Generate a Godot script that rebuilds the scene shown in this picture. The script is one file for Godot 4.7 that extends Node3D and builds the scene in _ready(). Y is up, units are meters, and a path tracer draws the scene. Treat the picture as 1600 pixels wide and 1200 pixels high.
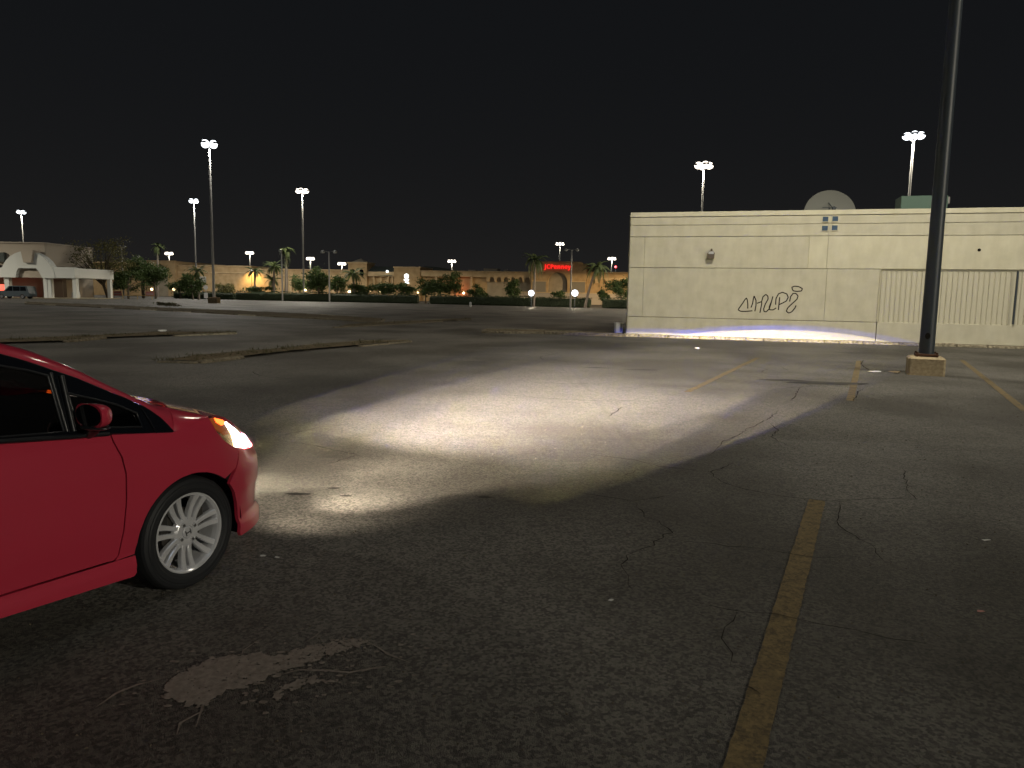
extends Node3D
# A mall car park at night: a red hatchback lights the foot of a cream store wall, lamp posts and a long low mall behind.

const BEAM := 2600.0
const E_NEAR := 375.0
const E_BACK := 1650.0
const E_BACK2 := 250.0

func _ready() -> void:
	rng.seed = 20240
	# camera
	var cam := Camera3D.new()
	cam.name = "camera"
	add_child(cam)
	cam.position = Vector3(0, 1.6, 0)
	cam.rotation = Vector3(deg_to_rad(-6.892), 0, deg_to_rad(0.974))
	cam.rotation_order = EULER_ORDER_YXZ
	cam.fov = 55.106
	cam.near = 0.05
	cam.far = 2500.0
	cam.current = true
	# night sky
	var env := Environment.new()
	env.background_mode = Environment.BG_SKY
	var sky := Sky.new()
	var sm := ProceduralSkyMaterial.new()
	sm.sky_top_color = Color(0.068, 0.074, 0.083)
	sm.sky_horizon_color = Color(0.125, 0.121, 0.118)
	sm.sky_curve = 0.09
	sm.ground_bottom_color = Color(0.05, 0.05, 0.05)
	sm.ground_horizon_color = Color(0.1, 0.095, 0.09)
	sm.sun_angle_max = 1.0
	sky.sky_material = sm
	env.sky = sky
	env.tonemap_mode = Environment.TONE_MAPPER_LINEAR
	env.tonemap_exposure = 1.0
	env.sdfgi_enabled = true
	env.ssao_enabled = true
	env.ssil_enabled = true
	var we := WorldEnvironment.new()
	we.name = "environment"
	we.environment = env
	add_child(we)
	# faint night glow from overhead
	var moon := DirectionalLight3D.new()
	moon.name = "moon"
	add_child(moon)
	moon.rotation = Vector3(deg_to_rad(-65), deg_to_rad(25), 0)
	moon.light_energy = 0.02
	moon.light_color = Color(0.85, 0.92, 1.0)
	moon.light_angular_distance = 20.0
	moon.sky_mode = DirectionalLight3D.SKY_MODE_LIGHT_ONLY
	moon.shadow_enabled = true
	make_materials()
	make_ground()
	make_islands()
	make_store()
	make_mall()
	make_portico()
	make_lamps()
	make_car()
	make_vehicles()
	make_plants()
	make_small_things()


const CRACKS := [[[3.902, -10.629], [3.619, -10.061], [3.264, -9.462], [2.985, -9.073], [2.624, -8.456], [2.346, -8.088], [2.219, -7.747], [2.016, -7.342]], [[2.276, -7.131], [2.126, -6.993], [1.972, -6.787], [1.838, -6.666], [1.843, -6.324], [1.933, -6.156], [2.053, -6.003], [2.181, -5.888], [2.32, -5.82], [2.413, -5.77], [2.547, -5.745], [2.752, -5.776], [2.905, -5.826], [3.137, -5.833]], [[0.666, -7.387], [0.958, -7.26], [1.236, -7.108], [1.419, -6.858], [1.629, -6.762], [1.828, -6.676]], [[1.0, -6.449], [1.278, -6.814]], [[0.54, -5.882], [0.769, -5.743], [0.975, -5.638], [1.167, -5.736], [1.316, -5.834]], [[0.972, -5.645], [0.996, -5.235], [1.077, -5.125], [1.098, -4.883], [0.923, -4.615], [0.731, -4.428], [0.666, -4.168], [0.683, -3.859]], [[3.818, -7.01], [3.547, -6.45], [3.367, -6.062], [3.299, -5.843], [3.003, -5.851], [2.692, -5.769]], [[2.628, -5.728], [2.481, -5.375], [2.342, -5.098], [2.354, -4.884], [2.373, -4.688], [2.332, -4.451], [2.307, -4.353]], [[1.076, -4.736], [1.35, -4.649], [1.678, -4.544], [1.902, -4.431], [2.087, -4.415]], [[0.967, -3.738], [1.147, -3.64], [1.343, -3.582], [1.535, -3.493], [1.691, -3.406], [1.86, -3.34], [2.015, -3.261]], [[1.174, -3.609], [1.073, -3.416], [1.02, -3.294], [1.006, -3.159], [0.974, -3.047]], [[0.987, -2.894], [1.025, -2.865], [1.036, -2.811]], [[5.332, -13.5], [4.984, -12.777], [4.711, -12.131], [4.41, -11.54]], [[4.797, -13.195], [5.319, -13.498], [6.0, -13.707], [6.464, -13.419]], [[6.464, -13.419], [6.117, -12.924], [5.745, -12.181], [5.439, -11.662]], [[9.606, -20.064], [8.904, -18.752], [8.56, -17.852], [8.237, -16.858]], [[-2.773, -7.72], [-2.621, -7.842], [-2.47, -8.205], [-2.233, -8.612], [-1.954, -8.858]], [[-2.614, -7.821], [-2.075, -7.576], [-1.734, -7.299], [-1.499, -7.129], [-1.738, -6.683]], [[1.29, -9.713], [1.455, -10.164], [1.626, -10.657]]]
const SPILL := [[-1.385, -2.799], [-1.402, -2.855], [-1.405, -2.893], [-1.378, -2.923], [-1.347, -2.944], [-1.333, -2.996], [-1.305, -3.039], [-1.253, -3.066], [-1.197, -3.085], [-1.116, -3.099], [-1.062, -3.097], [-1.004, -3.081], [-0.966, -3.131], [-0.921, -3.162], [-0.852, -3.188], [-0.792, -3.213], [-0.762, -3.25], [-0.726, -3.263], [-0.654, -3.242], [-0.642, -3.207], [-0.673, -3.171], [-0.749, -3.123], [-0.81, -3.066], [-0.878, -3.011], [-0.948, -2.968], [-0.992, -2.916], [-1.003, -2.858], [-1.061, -2.828], [-1.121, -2.781], [-1.161, -2.735], [-1.18, -2.691], [-1.21, -2.674], [-1.282, -2.688], [-1.338, -2.729]]
const SPILL2 := [[-0.925, -2.725], [-0.932, -2.76], [-0.924, -2.796], [-0.906, -2.846], [-0.881, -2.881], [-0.846, -2.896], [-0.798, -2.903], [-0.723, -2.886], [-0.658, -2.841], [-0.705, -2.853], [-0.758, -2.866], [-0.805, -2.855], [-0.838, -2.835], [-0.892, -2.788], [-0.904, -2.748], [-0.913, -2.717]]
const TENDRILS := [[[-1.415, -2.873], [-1.509, -2.823], [-1.566, -2.749], [-1.575, -2.646]], [[-1.18, -2.691], [-1.171, -2.626], [-1.191, -2.546], [-1.19, -2.487]], [[-1.138, -2.727], [-1.168, -2.683], [-1.14, -2.533]], [[-0.652, -3.23], [-0.532, -3.109], [-0.425, -3.037]], [[-0.976, -2.897], [-0.878, -2.94], [-0.659, -2.957], [-0.503, -3.003]], [[-1.413, -2.912], [-1.472, -2.93]], [[-0.749, -3.123], [-0.656, -3.04]], [[-1.172, -3.075], [-1.177, -3.119], [-1.142, -3.236]], [[-0.931, -3.197], [-0.902, -3.294], [-0.886, -3.319]]]
const GRAFFITI := [[[4.67, 1.23], [4.66, 1.43], [4.6, 1.64], [4.48, 1.45], [4.33, 1.21], [4.32, 1.17], [4.41, 1.12], [4.61, 1.12], [4.85, 1.15]], [[4.79, 1.27], [4.84, 1.43], [4.88, 1.73], [4.96, 1.55], [4.97, 1.37], [4.94, 1.13]], [[5.0, 1.44], [5.17, 1.51], [5.16, 1.3], [5.13, 1.08]], [[5.17, 1.51], [5.21, 1.7], [5.31, 1.79], [5.39, 1.72], [5.4, 1.61], [5.31, 1.42], [5.26, 1.23], [5.28, 1.13], [5.36, 1.12], [5.45, 1.22], [5.51, 1.42], [5.57, 1.72]], [[5.52, 1.49], [5.46, 1.31], [5.48, 1.2], [5.61, 1.2], [5.72, 1.28]], [[5.69, 1.4], [5.69, 1.64], [5.77, 1.82], [5.91, 1.88], [6.07, 1.82], [6.13, 1.69], [6.07, 1.55], [5.82, 1.41]], [[5.82, 1.69], [5.81, 1.43], [5.8, 1.2]], [[6.19, 1.53], [6.21, 1.71], [6.29, 1.84], [6.39, 1.85], [6.48, 1.75], [6.45, 1.63], [6.29, 1.46], [6.13, 1.28], [6.09, 1.16], [6.18, 1.09], [6.29, 1.14], [6.39, 1.28], [6.43, 1.39]], [[6.26, 1.99], [6.24, 2.08], [6.34, 2.12], [6.49, 2.1], [6.62, 2.03], [6.59, 1.94], [6.43, 1.92], [6.3, 1.94], [6.26, 1.99]]]

class Mk:
	var v := PackedVector3Array()
	var n := PackedVector3Array()
	var uv := PackedVector2Array()
	func tri(a: Vector3, b: Vector3, c: Vector3, na: Vector3, nb: Vector3, nc: Vector3, ua := Vector2.ZERO, ub := Vector2.ZERO, uc := Vector2.ZERO) -> void:
		if (b - a).cross(c - a).dot(na + nb + nc) > 0.0:
			v.append(a); v.append(c); v.append(b)
			n.append(na); n.append(nc); n.append(nb)
			uv.append(ua); uv.append(uc); uv.append(ub)
		else:
			v.append(a); v.append(b); v.append(c)
			n.append(na); n.append(nb); n.append(nc)
			uv.append(ua); uv.append(ub); uv.append(uc)
	func flat(a: Vector3, b: Vector3, c: Vector3, out: Vector3) -> void:
		var g := (b - a).cross(c - a)
		if g.length_squared() < 1e-16:
			return
		g = g.normalized()
		if g.dot(out) < 0.0:
			g = -g
		tri(a, b, c, g, g, g)
	func quad(a: Vector3, b: Vector3, c: Vector3, d: Vector3, out: Vector3) -> void:
		flat(a, b, c, out)
		flat(a, c, d, out)
	func quad_uv(a: Vector3, b: Vector3, c: Vector3, d: Vector3, out: Vector3, u0: Vector2, u1: Vector2) -> void:
		tri(a, b, c, out, out, out, u0, Vector2(u1.x, u0.y), u1)
		tri(a, c, d, out, out, out, u0, u1, Vector2(u0.x, u1.y))
	# box with chamfered edges, centre c, full size s
	func box(c: Vector3, s: Vector3, bev := 0.0, bas := Basis.IDENTITY) -> void:
		var h := s * 0.5
		var b := minf(bev, minf(h.x, minf(h.y, h.z)) * 0.9)
		for ax in 3:
			for sg in [-1.0, 1.0]:
				var p := []
				var i := (ax + 1) % 3
				var j := (ax + 2) % 3
				for k in [[-1, -1], [1, -1], [1, 1], [-1, 1]]:
					var q := Vector3.ZERO
					q[ax] = sg * h[ax]
					q[i] = k[0] * (h[i] - b)
					q[j] = k[1] * (h[j] - b)
					p.append(c + bas * q)
				var o := Vector3.ZERO
				o[ax] = sg
				quad(p[0], p[1], p[2], p[3], bas * o)
		if b <= 0.0:
			return
		for ax in 3:
			var i := (ax + 1) % 3
			var j := (ax + 2) % 3
			for si in [-1.0, 1.0]:
				for sj in [-1.0, 1.0]:
					var p := []
					for e in [[-1.0, 0], [1.0, 0], [1.0, 1], [-1.0, 1]]:
						var q := Vector3.ZERO
						q[ax] = e[0] * (h[ax] - b)
						q[i] = si * (h[i] - (b if e[1] == 1 else 0.0))
						q[j] = sj * (h[j] - (0.0 if e[1] == 1 else b))
						p.append(c + bas * q)
					var o := Vector3.ZERO
					o[i] = si
					o[j] = sj
					quad(p[0], p[1], p[2], p[3], bas * o)
		for sx in [-1.0, 1.0]:
			for sy in [-1.0, 1.0]:
				for sz in [-1.0, 1.0]:
					var s3 := Vector3(sx, sy, sz)
					flat(c + bas * (s3 * Vector3(h.x, h.y - b, h.z - b)), c + bas * (s3 * Vector3(h.x - b, h.y, h.z - b)), c + bas * (s3 * Vector3(h.x - b, h.y - b, h.z)), bas * s3)
	func tube(pts: Array, rad: Array, sides := 8, caps := true) -> void:
		var rings := []
		var nor := []
		var up := Vector3.UP
		for i in pts.size():
			var d: Vector3 = (pts[mini(i + 1, pts.size() - 1)] - pts[maxi(i - 1, 0)]).normalized()
			if absf(d.dot(up)) > 0.95:
				up = Vector3.RIGHT if absf(d.x) < 0.9 else Vector3.BACK
			var x := d.cross(up).normalized()
			var y := x.cross(d).normalized()
			up = y
			var r := []
			var rn := []
			for k in sides:
				var a := TAU * k / sides
				var q := x * cos(a) + y * sin(a)
				r.append(pts[i] + q * rad[i])
				rn.append(q)
			rings.append(r)
			nor.append(rn)
		for i in pts.size() - 1:
			for k in sides:
				var l := (k + 1) % sides
				tri(rings[i][k], rings[i][l], rings[i + 1][l], nor[i][k], nor[i][l], nor[i + 1][l])
				tri(rings[i][k], rings[i + 1][l], rings[i + 1][k], nor[i][k], nor[i + 1][l], nor[i + 1][k])
		if caps:
			for e in [0, pts.size() - 1]:
				var o: Vector3 = (pts[0] - pts[1]) if e == 0 else (pts[-1] - pts[-2])
				for k in range(1, sides - 1):
					flat(rings[e][0], rings[e][k], rings[e][k + 1], o)
	# surface of revolution; profile of (radius, height); tf maps y axis
	func lathe(prof: Array, segs: int, tf := Transform3D.IDENTITY) -> void:
		for i in prof.size() - 1:
			var a: Vector2 = prof[i]
			var b: Vector2 = prof[i + 1]
			var pn := Vector2((b - a).y, -(b - a).x).normalized()
			for k in segs:
				var t0 := TAU * k / segs
				var t1 := TAU * (k + 1) / segs
				var d0 := Vector3(cos(t0), 0, sin(t0))
				var d1 := Vector3(cos(t1), 0, sin(t1))
				var na := tf.basis * (d0 * pn.x + Vector3.UP * pn.y)
				var nb := tf.basis * (d1 * pn.x + Vector3.UP * pn.y)
				var p0 := tf * (d0 * a.x + Vector3.UP * a.y)
				var p1 := tf * (d1 * a.x + Vector3.UP * a.y)
				var p2 := tf * (d1 * b.x + Vector3.UP * b.y)
				var p3 := tf * (d0 * b.x + Vector3.UP * b.y)
				if a.x > 1e-5:
					tri(p0, p1, p2, na, nb, nb)
				if b.x > 1e-5:
					tri(p0, p2, p3, na, nb, na)
	func ellipsoid(c: Vector3, r: Vector3, segs := 12, rings := 8, bas := Basis.IDENTITY) -> void:
		for i in rings:
			for k in segs:
				var q := []
				for e in [[i, k], [i, k + 1], [i + 1, k + 1], [i + 1, k]]:
					var th: float = PI * e[0] / rings
					var ph: float = TAU * e[1] / segs
					q.append(Vector3(sin(th) * cos(ph), cos(th), sin(th) * sin(ph)))
				var P := []
				var N := []
				for d in q:
					P.append(c + bas * (d * r))
					N.append((bas * (d / r)).normalized())
				if i > 0:
					tri(P[0], P[1], P[2], N[0], N[1], N[2])
				if i < rings - 1:
					tri(P[0], P[2], P[3], N[0], N[2], N[3])
	# extruded polygon: xy outline, from z = 0 to z = depth, placed by tf
	func prism(poly: PackedVector2Array, depth: float, tf := Transform3D.IDENTITY) -> void:
		var ids := Geometry2D.triangulate_polygon(poly)
		for z in [0.0, depth]:
			var o := tf.basis * Vector3(0, 0, 1.0 if (z > 0.0) == (depth > 0.0) and z != 0.0 else -1.0)
			if depth < 0.0:
				o = -o
			for i in range(0, ids.size(), 3):
				flat(tf * Vector3(poly[ids[i]].x, poly[ids[i]].y, z), tf * Vector3(poly[ids[i + 1]].x, poly[ids[i + 1]].y, z), tf * Vector3(poly[ids[i + 2]].x, poly[ids[i + 2]].y, z), o)
		var cw := Geometry2D.is_polygon_clockwise(poly)
		for i in poly.size():
			var a := poly[i]
			var b := poly[(i + 1) % poly.size()]
			var e := b - a
			var o2 := Vector2(e.y, -e.x)
			if cw:
				o2 = -o2
			quad(tf * Vector3(a.x, a.y, 0), tf * Vector3(b.x, b.y, 0), tf * Vector3(b.x, b.y, depth), tf * Vector3(a.x, a.y, depth), tf.basis * Vector3(o2.x, o2.y, 0))
	func mesh() -> ArrayMesh:
		var a := []
		a.resize(Mesh.ARRAY_MAX)
		a[Mesh.ARRAY_VERTEX] = v
		a[Mesh.ARRAY_NORMAL] = n
		a[Mesh.ARRAY_TEX_UV] = uv
		var m := ArrayMesh.new()
		m.add_surface_from_arrays(Mesh.PRIMITIVE_TRIANGLES, a)
		return m

var M := {}
var used := {}
var rng := RandomNumberGenerator.new()

func numbered(called: String) -> String:
	if not used.has(called):
		used[called] = 0
		return called
	used[called] += 1
	return "%s_%03d" % [called, used[called]]

func thing(called: String, label: String, category: String, at := Vector3.ZERO, turn := 0.0, group := "") -> Node3D:
	var o := Node3D.new()
	o.name = numbered(called)
	add_child(o)
	o.position = at
	o.rotation.y = turn
	o.set_meta("label", label)
	o.set_meta("category", category)
	if group != "":
		o.set_meta("group", group)
	return o

func part(parent: Node3D, called: String, mk, mat: Material, at := Vector3.ZERO) -> MeshInstance3D:
	var o := MeshInstance3D.new()
	o.name = called
	o.mesh = mk.mesh() if mk is Mk else mk
	o.material_override = mat
	parent.add_child(o, true)
	o.position = at
	return o

func structure(called: String, mk, mat: Material) -> MeshInstance3D:
	var o := part(self, called, mk, mat)
	o.set_meta("kind", "structure")
	return o

func lin(r: float, g: float, b: float) -> Color:
	return Color(r, g, b).linear_to_srgb()

func mat(called: String, c: Color, rough := 0.8, metal := 0.0, spec := 0.5) -> StandardMaterial3D:
	var m := StandardMaterial3D.new()
	m.resource_name = called
	m.albedo_color = c
	m.roughness = rough
	m.metallic = metal
	m.metallic_specular = spec
	M[called] = m
	return m

func glow(called: String, c: Color, e: float) -> StandardMaterial3D:
	var m := mat(called, Color(0.6, 0.6, 0.6), 0.5)
	m.emission_enabled = true
	m.emission = c
	m.emission_energy_multiplier = e
	return m

func noise(seed_: int, freq: float, size: int, kind := FastNoiseLite.TYPE_SIMPLEX_SMOOTH, octaves := 4) -> PackedByteArray:
	var f := FastNoiseLite.new()
	f.seed = seed_
	f.frequency = freq
	f.noise_type = kind
	f.fractal_octaves = octaves
	if kind == FastNoiseLite.TYPE_CELLULAR:
		f.cellular_return_type = FastNoiseLite.RETURN_CELL_VALUE
		f.fractal_type = FastNoiseLite.FRACTAL_NONE
	var im := f.get_seamless_image(size, size)
	im.convert(Image.FORMAT_L8)
	return im.get_data()

# texture whose colour runs between two linear colours with a mix of noises; weights in w
func blend_tex(size: int, layers: Array, lo: Color, hi: Color, contrast := 1.0, speck := 0.0) -> ImageTexture:
	var data := PackedByteArray()
	data.resize(size * size * 3)
	var total := 0.0
	for l in layers:
		total += l[1]
	var ramp := PackedByteArray()
	ramp.resize(256 * 3)
	for i in 256:
		var c := lo.lerp(hi, clampf((i / 255.0 - 0.5) * contrast + 0.5, 0.0, 1.0)).linear_to_srgb()
		ramp[i * 3] = int(c.r * 255)
		ramp[i * 3 + 1] = int(c.g * 255)
		ramp[i * 3 + 2] = int(c.b * 255)
	var r := RandomNumberGenerator.new()
	r.seed = 77
	for i in size * size:
		var x := 0.0
		for l in layers:
			x += l[0][i] * l[1]
		x /= total
		if speck > 0.0:
			x += (r.randf() - 0.5) * speck * 255.0
		var k := clampi(int(x), 0, 255) * 3
		data[i * 3] = ramp[k]
		data[i * 3 + 1] = ramp[k + 1]
		data[i * 3 + 2] = ramp[k + 2]
	return ImageTexture.create_from_image(Image.create_from_data(size, size, false, Image.FORMAT_RGB8, data))

func normal_tex(bytes: PackedByteArray, size: int, strength: float) -> ImageTexture:
	var im := Image.create_from_data(size, size, false, Image.FORMAT_L8, bytes)
	im.convert(Image.FORMAT_RGB8)
	im.bump_map_to_normal_map(strength)
	return ImageTexture.create_from_image(im)

func tri_map(m: StandardMaterial3D, per_metre: float, layer := 1) -> void:
	m.set("uv%d_triplanar" % layer, true)
	m.set("uv%d_world_triplanar" % layer, true)
	m.set("uv%d_scale" % layer, Vector3.ONE * per_metre)

func g3(p: Vector2, y := 0.0) -> Vector3:
	return Vector3(p.x, y, p.y)

# ---------------------------------------------------------------- materials
func make_materials() -> void:
	var fine := noise(3, 0.16, 1024, FastNoiseLite.TYPE_CELLULAR)
	var mid := noise(5, 0.02, 1024)
	var grit := noise(9, 0.35, 1024, FastNoiseLite.TYPE_SIMPLEX, 2)
	var coarse := noise(11, 0.006, 1024, FastNoiseLite.TYPE_SIMPLEX_SMOOTH, 6)
	var a := mat("asphalt", Color.WHITE, 0.62, 0.0, 0.5)
	a.albedo_texture = blend_tex(1024, [[fine, 1.0], [grit, 0.8], [mid, 0.35]], Color(0.034, 0.032, 0.029), Color(0.185, 0.176, 0.160), 2.5, 0.2)
	tri_map(a, 0.42)
	a.normal_enabled = true
	a.normal_texture = normal_tex(grit, 1024, 7.0)
	a.normal_scale = 0.8
	a.detail_enabled = true
	a.detail_blend_mode = BaseMaterial3D.BLEND_MODE_MUL
	a.detail_uv_layer = BaseMaterial3D.DETAIL_UV_2
	a.detail_albedo = blend_tex(1024, [[coarse, 1.0], [mid, 0.25]], Color(0.40, 0.37, 0.33), Color(1.0, 0.985, 0.95), 2.5, 0.03)
	tri_map(a, 0.031, 2)
	var k := mat("crack", lin(0.022, 0.020, 0.018), 1.0, 0.0, 0.1)
	k.resource_name = "crack"
	var sp := mat("spill", Color.WHITE, 0.8, 0.0, 0.4)
	sp.albedo_texture = blend_tex(1024, [[mid, 1.0], [grit, 0.7], [fine, 0.3]], Color(0.14, 0.12, 0.10), Color(0.31, 0.275, 0.235), 1.6, 0.05)
	tri_map(sp, 1.1)
	var oil := mat("oil", lin(0.022, 0.020, 0.018), 0.7, 0.0, 0.4)
	oil.resource_name = "oil"
	var paint := mat("yellow_paint", Color.WHITE, 0.85, 0.0, 0.3)
	paint.albedo_texture = blend_tex(1024, [[grit, 1.0], [mid, 1.0], [fine, 0.8]], Color(0.080, 0.066, 0.045), Color(0.26, 0.19, 0.09), 1.8, 0.12)
	tri_map(paint, 0.5)
	var paint2 := mat("worn_paint", Color.WHITE, 0.85, 0.0, 0.3)
	paint2.albedo_texture = blend_tex(1024, [[grit, 1.0], [mid, 1.4], [fine, 0.5]], Color(0.065, 0.058, 0.045), Color(0.175, 0.125, 0.058), 2.0, 0.1)
	tri_map(paint2, 0.33)
	var streaks := blend_tex(512, [[noise(61, 0.03, 512, FastNoiseLite.TYPE_SIMPLEX_SMOOTH, 6), 1.0]], Color(0.93, 0.92, 0.90), Color(1.0, 1.0, 1.0), 2.0, 0.02)
	var wallc := noise(21, 0.012, 1024, FastNoiseLite.TYPE_SIMPLEX_SMOOTH, 6)
	for w in [["cream", Color(0.475, 0.45, 0.355), Color(0.555, 0.53, 0.42)], ["cream_patch", Color(0.545, 0.52, 0.40), Color(0.615, 0.585, 0.455)]]:
		var c := mat(w[0], Color.WHITE, 0.85, 0.0, 0.3)
		c.albedo_texture = blend_tex(512, [[noise(31 + hash(w[0]) % 50, 0.012, 512, FastNoiseLite.TYPE_SIMPLEX_SMOOTH, 6), 1.0], [noise(4, 0.2, 512, FastNoiseLite.TYPE_SIMPLEX, 2), 0.25]], w[1], w[2], 1.8, 0.02)
		tri_map(c, 0.22)
		c.normal_enabled = true
		c.normal_texture = M.asphalt.normal_texture
		c.normal_scale = 0.25
		c.detail_enabled = true
		c.detail_blend_mode = BaseMaterial3D.BLEND_MODE_MUL
		c.detail_uv_layer = BaseMaterial3D.DETAIL_UV_2
		c.detail_albedo = streaks
		tri_map(c, 1.0, 2)
		c.uv2_scale = Vector3(0.19, 0.045, 0.19)
	mat("joint", lin(0.20, 0.17, 0.12), 1.0)
	mat("corrugated", lin(0.49, 0.465, 0.365), 0.6, 0.0, 0.4)
	mat("dark_gap", lin(0.02, 0.018, 0.015), 1.0, 0.0, 0.1)
	mat("blue_tile", lin(0.05, 0.085, 0.14), 0.3, 0.0, 0.5)
	mat("spray", lin(0.022, 0.018, 0.016), 0.7, 0.0, 0.3)
	var kerb := mat("kerb_concrete", Color.WHITE, 0.9, 0.0, 0.3)
	kerb.albedo_texture = blend_tex(1024, [[wallc, 1.0], [grit, 0.8], [mid, 0.8]], Color(0.07, 0.06, 0.045), Color(0.44, 0.39, 0.28), 2.4, 0.1)
	tri_map(kerb, 0.45)
	var kd := mat("kerb_dirty", Color.WHITE, 0.95, 0.0, 0.3)
	kd.albedo_texture = blend_tex(1024, [[wallc, 1.0], [grit, 0.8], [mid, 0.8]], Color(0.035, 0.030, 0.022), Color(0.21, 0.18, 0.13), 2.4, 0.1)
	tri_map(kd, 0.45)
	var base := mat("base_concrete", Color.WHITE, 0.9, 0.0, 0.3)
	base.albedo_texture = blend_tex(1024, [[wallc, 1.2], [grit, 0.15], [mid, 0.4]], Color(0.27, 0.21, 0.13), Color(0.50, 0.41, 0.265), 1.6, 0.05)
	tri_map(base, 0.9)
	var dirt := mat("dirt", Color.WHITE, 1.0, 0.0, 0.2)
	dirt.albedo_texture = blend_tex(1024, [[grit, 1.0], [mid, 1.3], [fine, 0.5]], Color(0.03, 0.025, 0.017), Color(0.16, 0.125, 0.08), 2.2, 0.15)
	tri_map(dirt, 0.4)
	mat("steel_dark", lin(0.030, 0.040, 0.050), 0.45, 0.0, 0.5)
	mat("steel_grey", lin(0.28, 0.275, 0.265), 0.5, 0.2, 0.5)
	mat("rust", lin(0.07, 0.032, 0.017), 0.95)
	mat("old_fixture", lin(0.10, 0.078, 0.052), 0.8)
	mat("lamp_housing", lin(0.10, 0.10, 0.10), 0.5, 0.2)
	glow("lamp_lens", Color(1.0, 0.95, 0.88), 4.5)
	glow("lamp_lens_cool", Color(0.95, 0.98, 1.0), 4.5)
	mat("lens_off", lin(0.35, 0.35, 0.33), 0.3)
	glow("globe_glow", Color(0.92, 0.96, 1.0), 4.0)
	glow("warm_glow", Color(1.0, 0.86, 0.62), 7.0)
	glow("red_sign", Color(1.0, 0.07, 0.05), 1.25)
	glow("white_sign", Color(0.97, 1.0, 1.0), 2.6)
	glow("red_beacon", Color(1.0, 0.2, 0.25), 5.0)
	glow("orange_sign", Color(1.0, 0.25, 0.09), 1.1)
	mat("dish_grey", lin(0.16, 0.165, 0.15), 0.7)
	mat("green_metal", lin(0.10, 0.17, 0.135), 0.6)
	# mall
	for w in [["tan", Color(0.40, 0.275, 0.145), Color(0.50, 0.36, 0.20)], ["tan_light", Color(0.50, 0.37, 0.215), Color(0.60, 0.455, 0.275)], ["tan_grey", Color(0.30, 0.255, 0.19), Color(0.37, 0.32, 0.24)]]:
		var c2 := mat(w[0], Color.WHITE, 0.9, 0.0, 0.2)
		c2.albedo_texture = blend_tex(256, [[noise(50 + hash(w[0]) % 40, 0.02, 256, FastNoiseLite.TYPE_SIMPLEX_SMOOTH, 5), 1.0]], w[1], w[2], 1.8, 0.05)
		tri_map(c2, 0.11)
	mat("roof_green", lin(0.045, 0.055, 0.05), 0.8)
	mat("portico_white", lin(0.55, 0.56, 0.53), 0.8)
	mat("portico_tan", lin(0.36, 0.31, 0.25), 0.85)
	mat("rooftop_grey", lin(0.24, 0.215, 0.17), 0.8)
	mat("board_grey", lin(0.42, 0.42, 0.41), 0.7)
	mat("pink", lin(0.45, 0.16, 0.15), 0.7)
	mat("yellow_rail", lin(0.40, 0.27, 0.09), 0.7)
	# plants
	for w in [["leaf", 0.040, 0.062, 0.018], ["leaf_yellow", 0.085, 0.080, 0.028], ["leaf_hedge", 0.024, 0.034, 0.016], ["leaf_palm", 0.055, 0.072, 0.027], ["weed", 0.045, 0.042, 0.02]]:
		var l := mat(w[0], lin(w[1], w[2], w[3]), 0.7, 0.0, 0.35)
		l.cull_mode = BaseMaterial3D.CULL_DISABLED
		l.backlight_enabled = true
		l.backlight = lin(w[1], w[2], w[3])
	mat("bark", lin(0.10, 0.08, 0.06), 0.95)
	mat("palm_bark", lin(0.15, 0.125, 0.10), 0.95)
	# cars
	var red := mat("red_paint", lin(0.38, 0.020, 0.046), 0.38, 0.0, 0.5)
	red.clearcoat_enabled = true
	red.clearcoat = 1.0
	red.clearcoat_roughness = 0.03
	mat("black_trim", lin(0.008, 0.009, 0.011), 0.35, 0.0, 0.5)
	mat("black_gloss", lin(0.004, 0.005, 0.007), 0.08, 0.0, 0.5)
	mat("shroud_black", lin(0.012, 0.012, 0.012), 0.95, 0.0, 0.2)
	mat("liner", lin(0.022, 0.022, 0.023), 0.9, 0.0, 0.2)
	mat("tyre_rubber", lin(0.013, 0.014, 0.016), 0.62, 0.0, 0.4)
	var al := mat("alloy", lin(0.72, 0.73, 0.76), 0.24, 0.5, 0.5)
	al.clearcoat_enabled = true
	al.clearcoat = 0.7
	al.clearcoat_roughness = 0.05
	mat("alloy_dark", lin(0.09, 0.09, 0.095), 0.5, 0.6)
	mat("brake_iron", lin(0.05, 0.045, 0.04), 0.6, 0.5)
	mat("interior", lin(0.012, 0.011, 0.010), 0.8)
	mat("chrome", lin(0.75, 0.75, 0.75), 0.12, 1.0)
	var gl := mat("tinted_glass", Color(0.0, 0.0, 0.0, 0.88), 0.03, 0.0, 0.5)
	gl.transparency = BaseMaterial3D.TRANSPARENCY_ALPHA
	var ws := mat("clear_glass", Color(0.02, 0.03, 0.03, 0.25), 0.02, 0.0, 0.5)
	ws.transparency = BaseMaterial3D.TRANSPARENCY_ALPHA
	var ln := mat("headlight_lens", Color(1.0, 1.0, 1.0, 0.02), 0.02, 0.0, 0.5)
	ln.transparency = BaseMaterial3D.TRANSPARENCY_ALPHA
	glow("low_beam_glow", Color(1.0, 0.96, 0.88), 9.0)
	glow("amber_glow", Color(1.0, 0.36, 0.06), 5.0)
	mat("amber_plastic", lin(0.55, 0.13, 0.02), 0.25)
	mat("reflector_gold", lin(0.42, 0.30, 0.16), 0.25, 0.8)
	mat("suv_paint", lin(0.035, 0.048, 0.058), 0.35)
	mat("dark_red_paint", lin(0.10, 0.02, 0.018), 0.4)
	mat("white_litter", lin(0.62, 0.62, 0.6), 0.8)
	mat("pink_litter", lin(0.42, 0.20, 0.17), 0.8)
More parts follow.
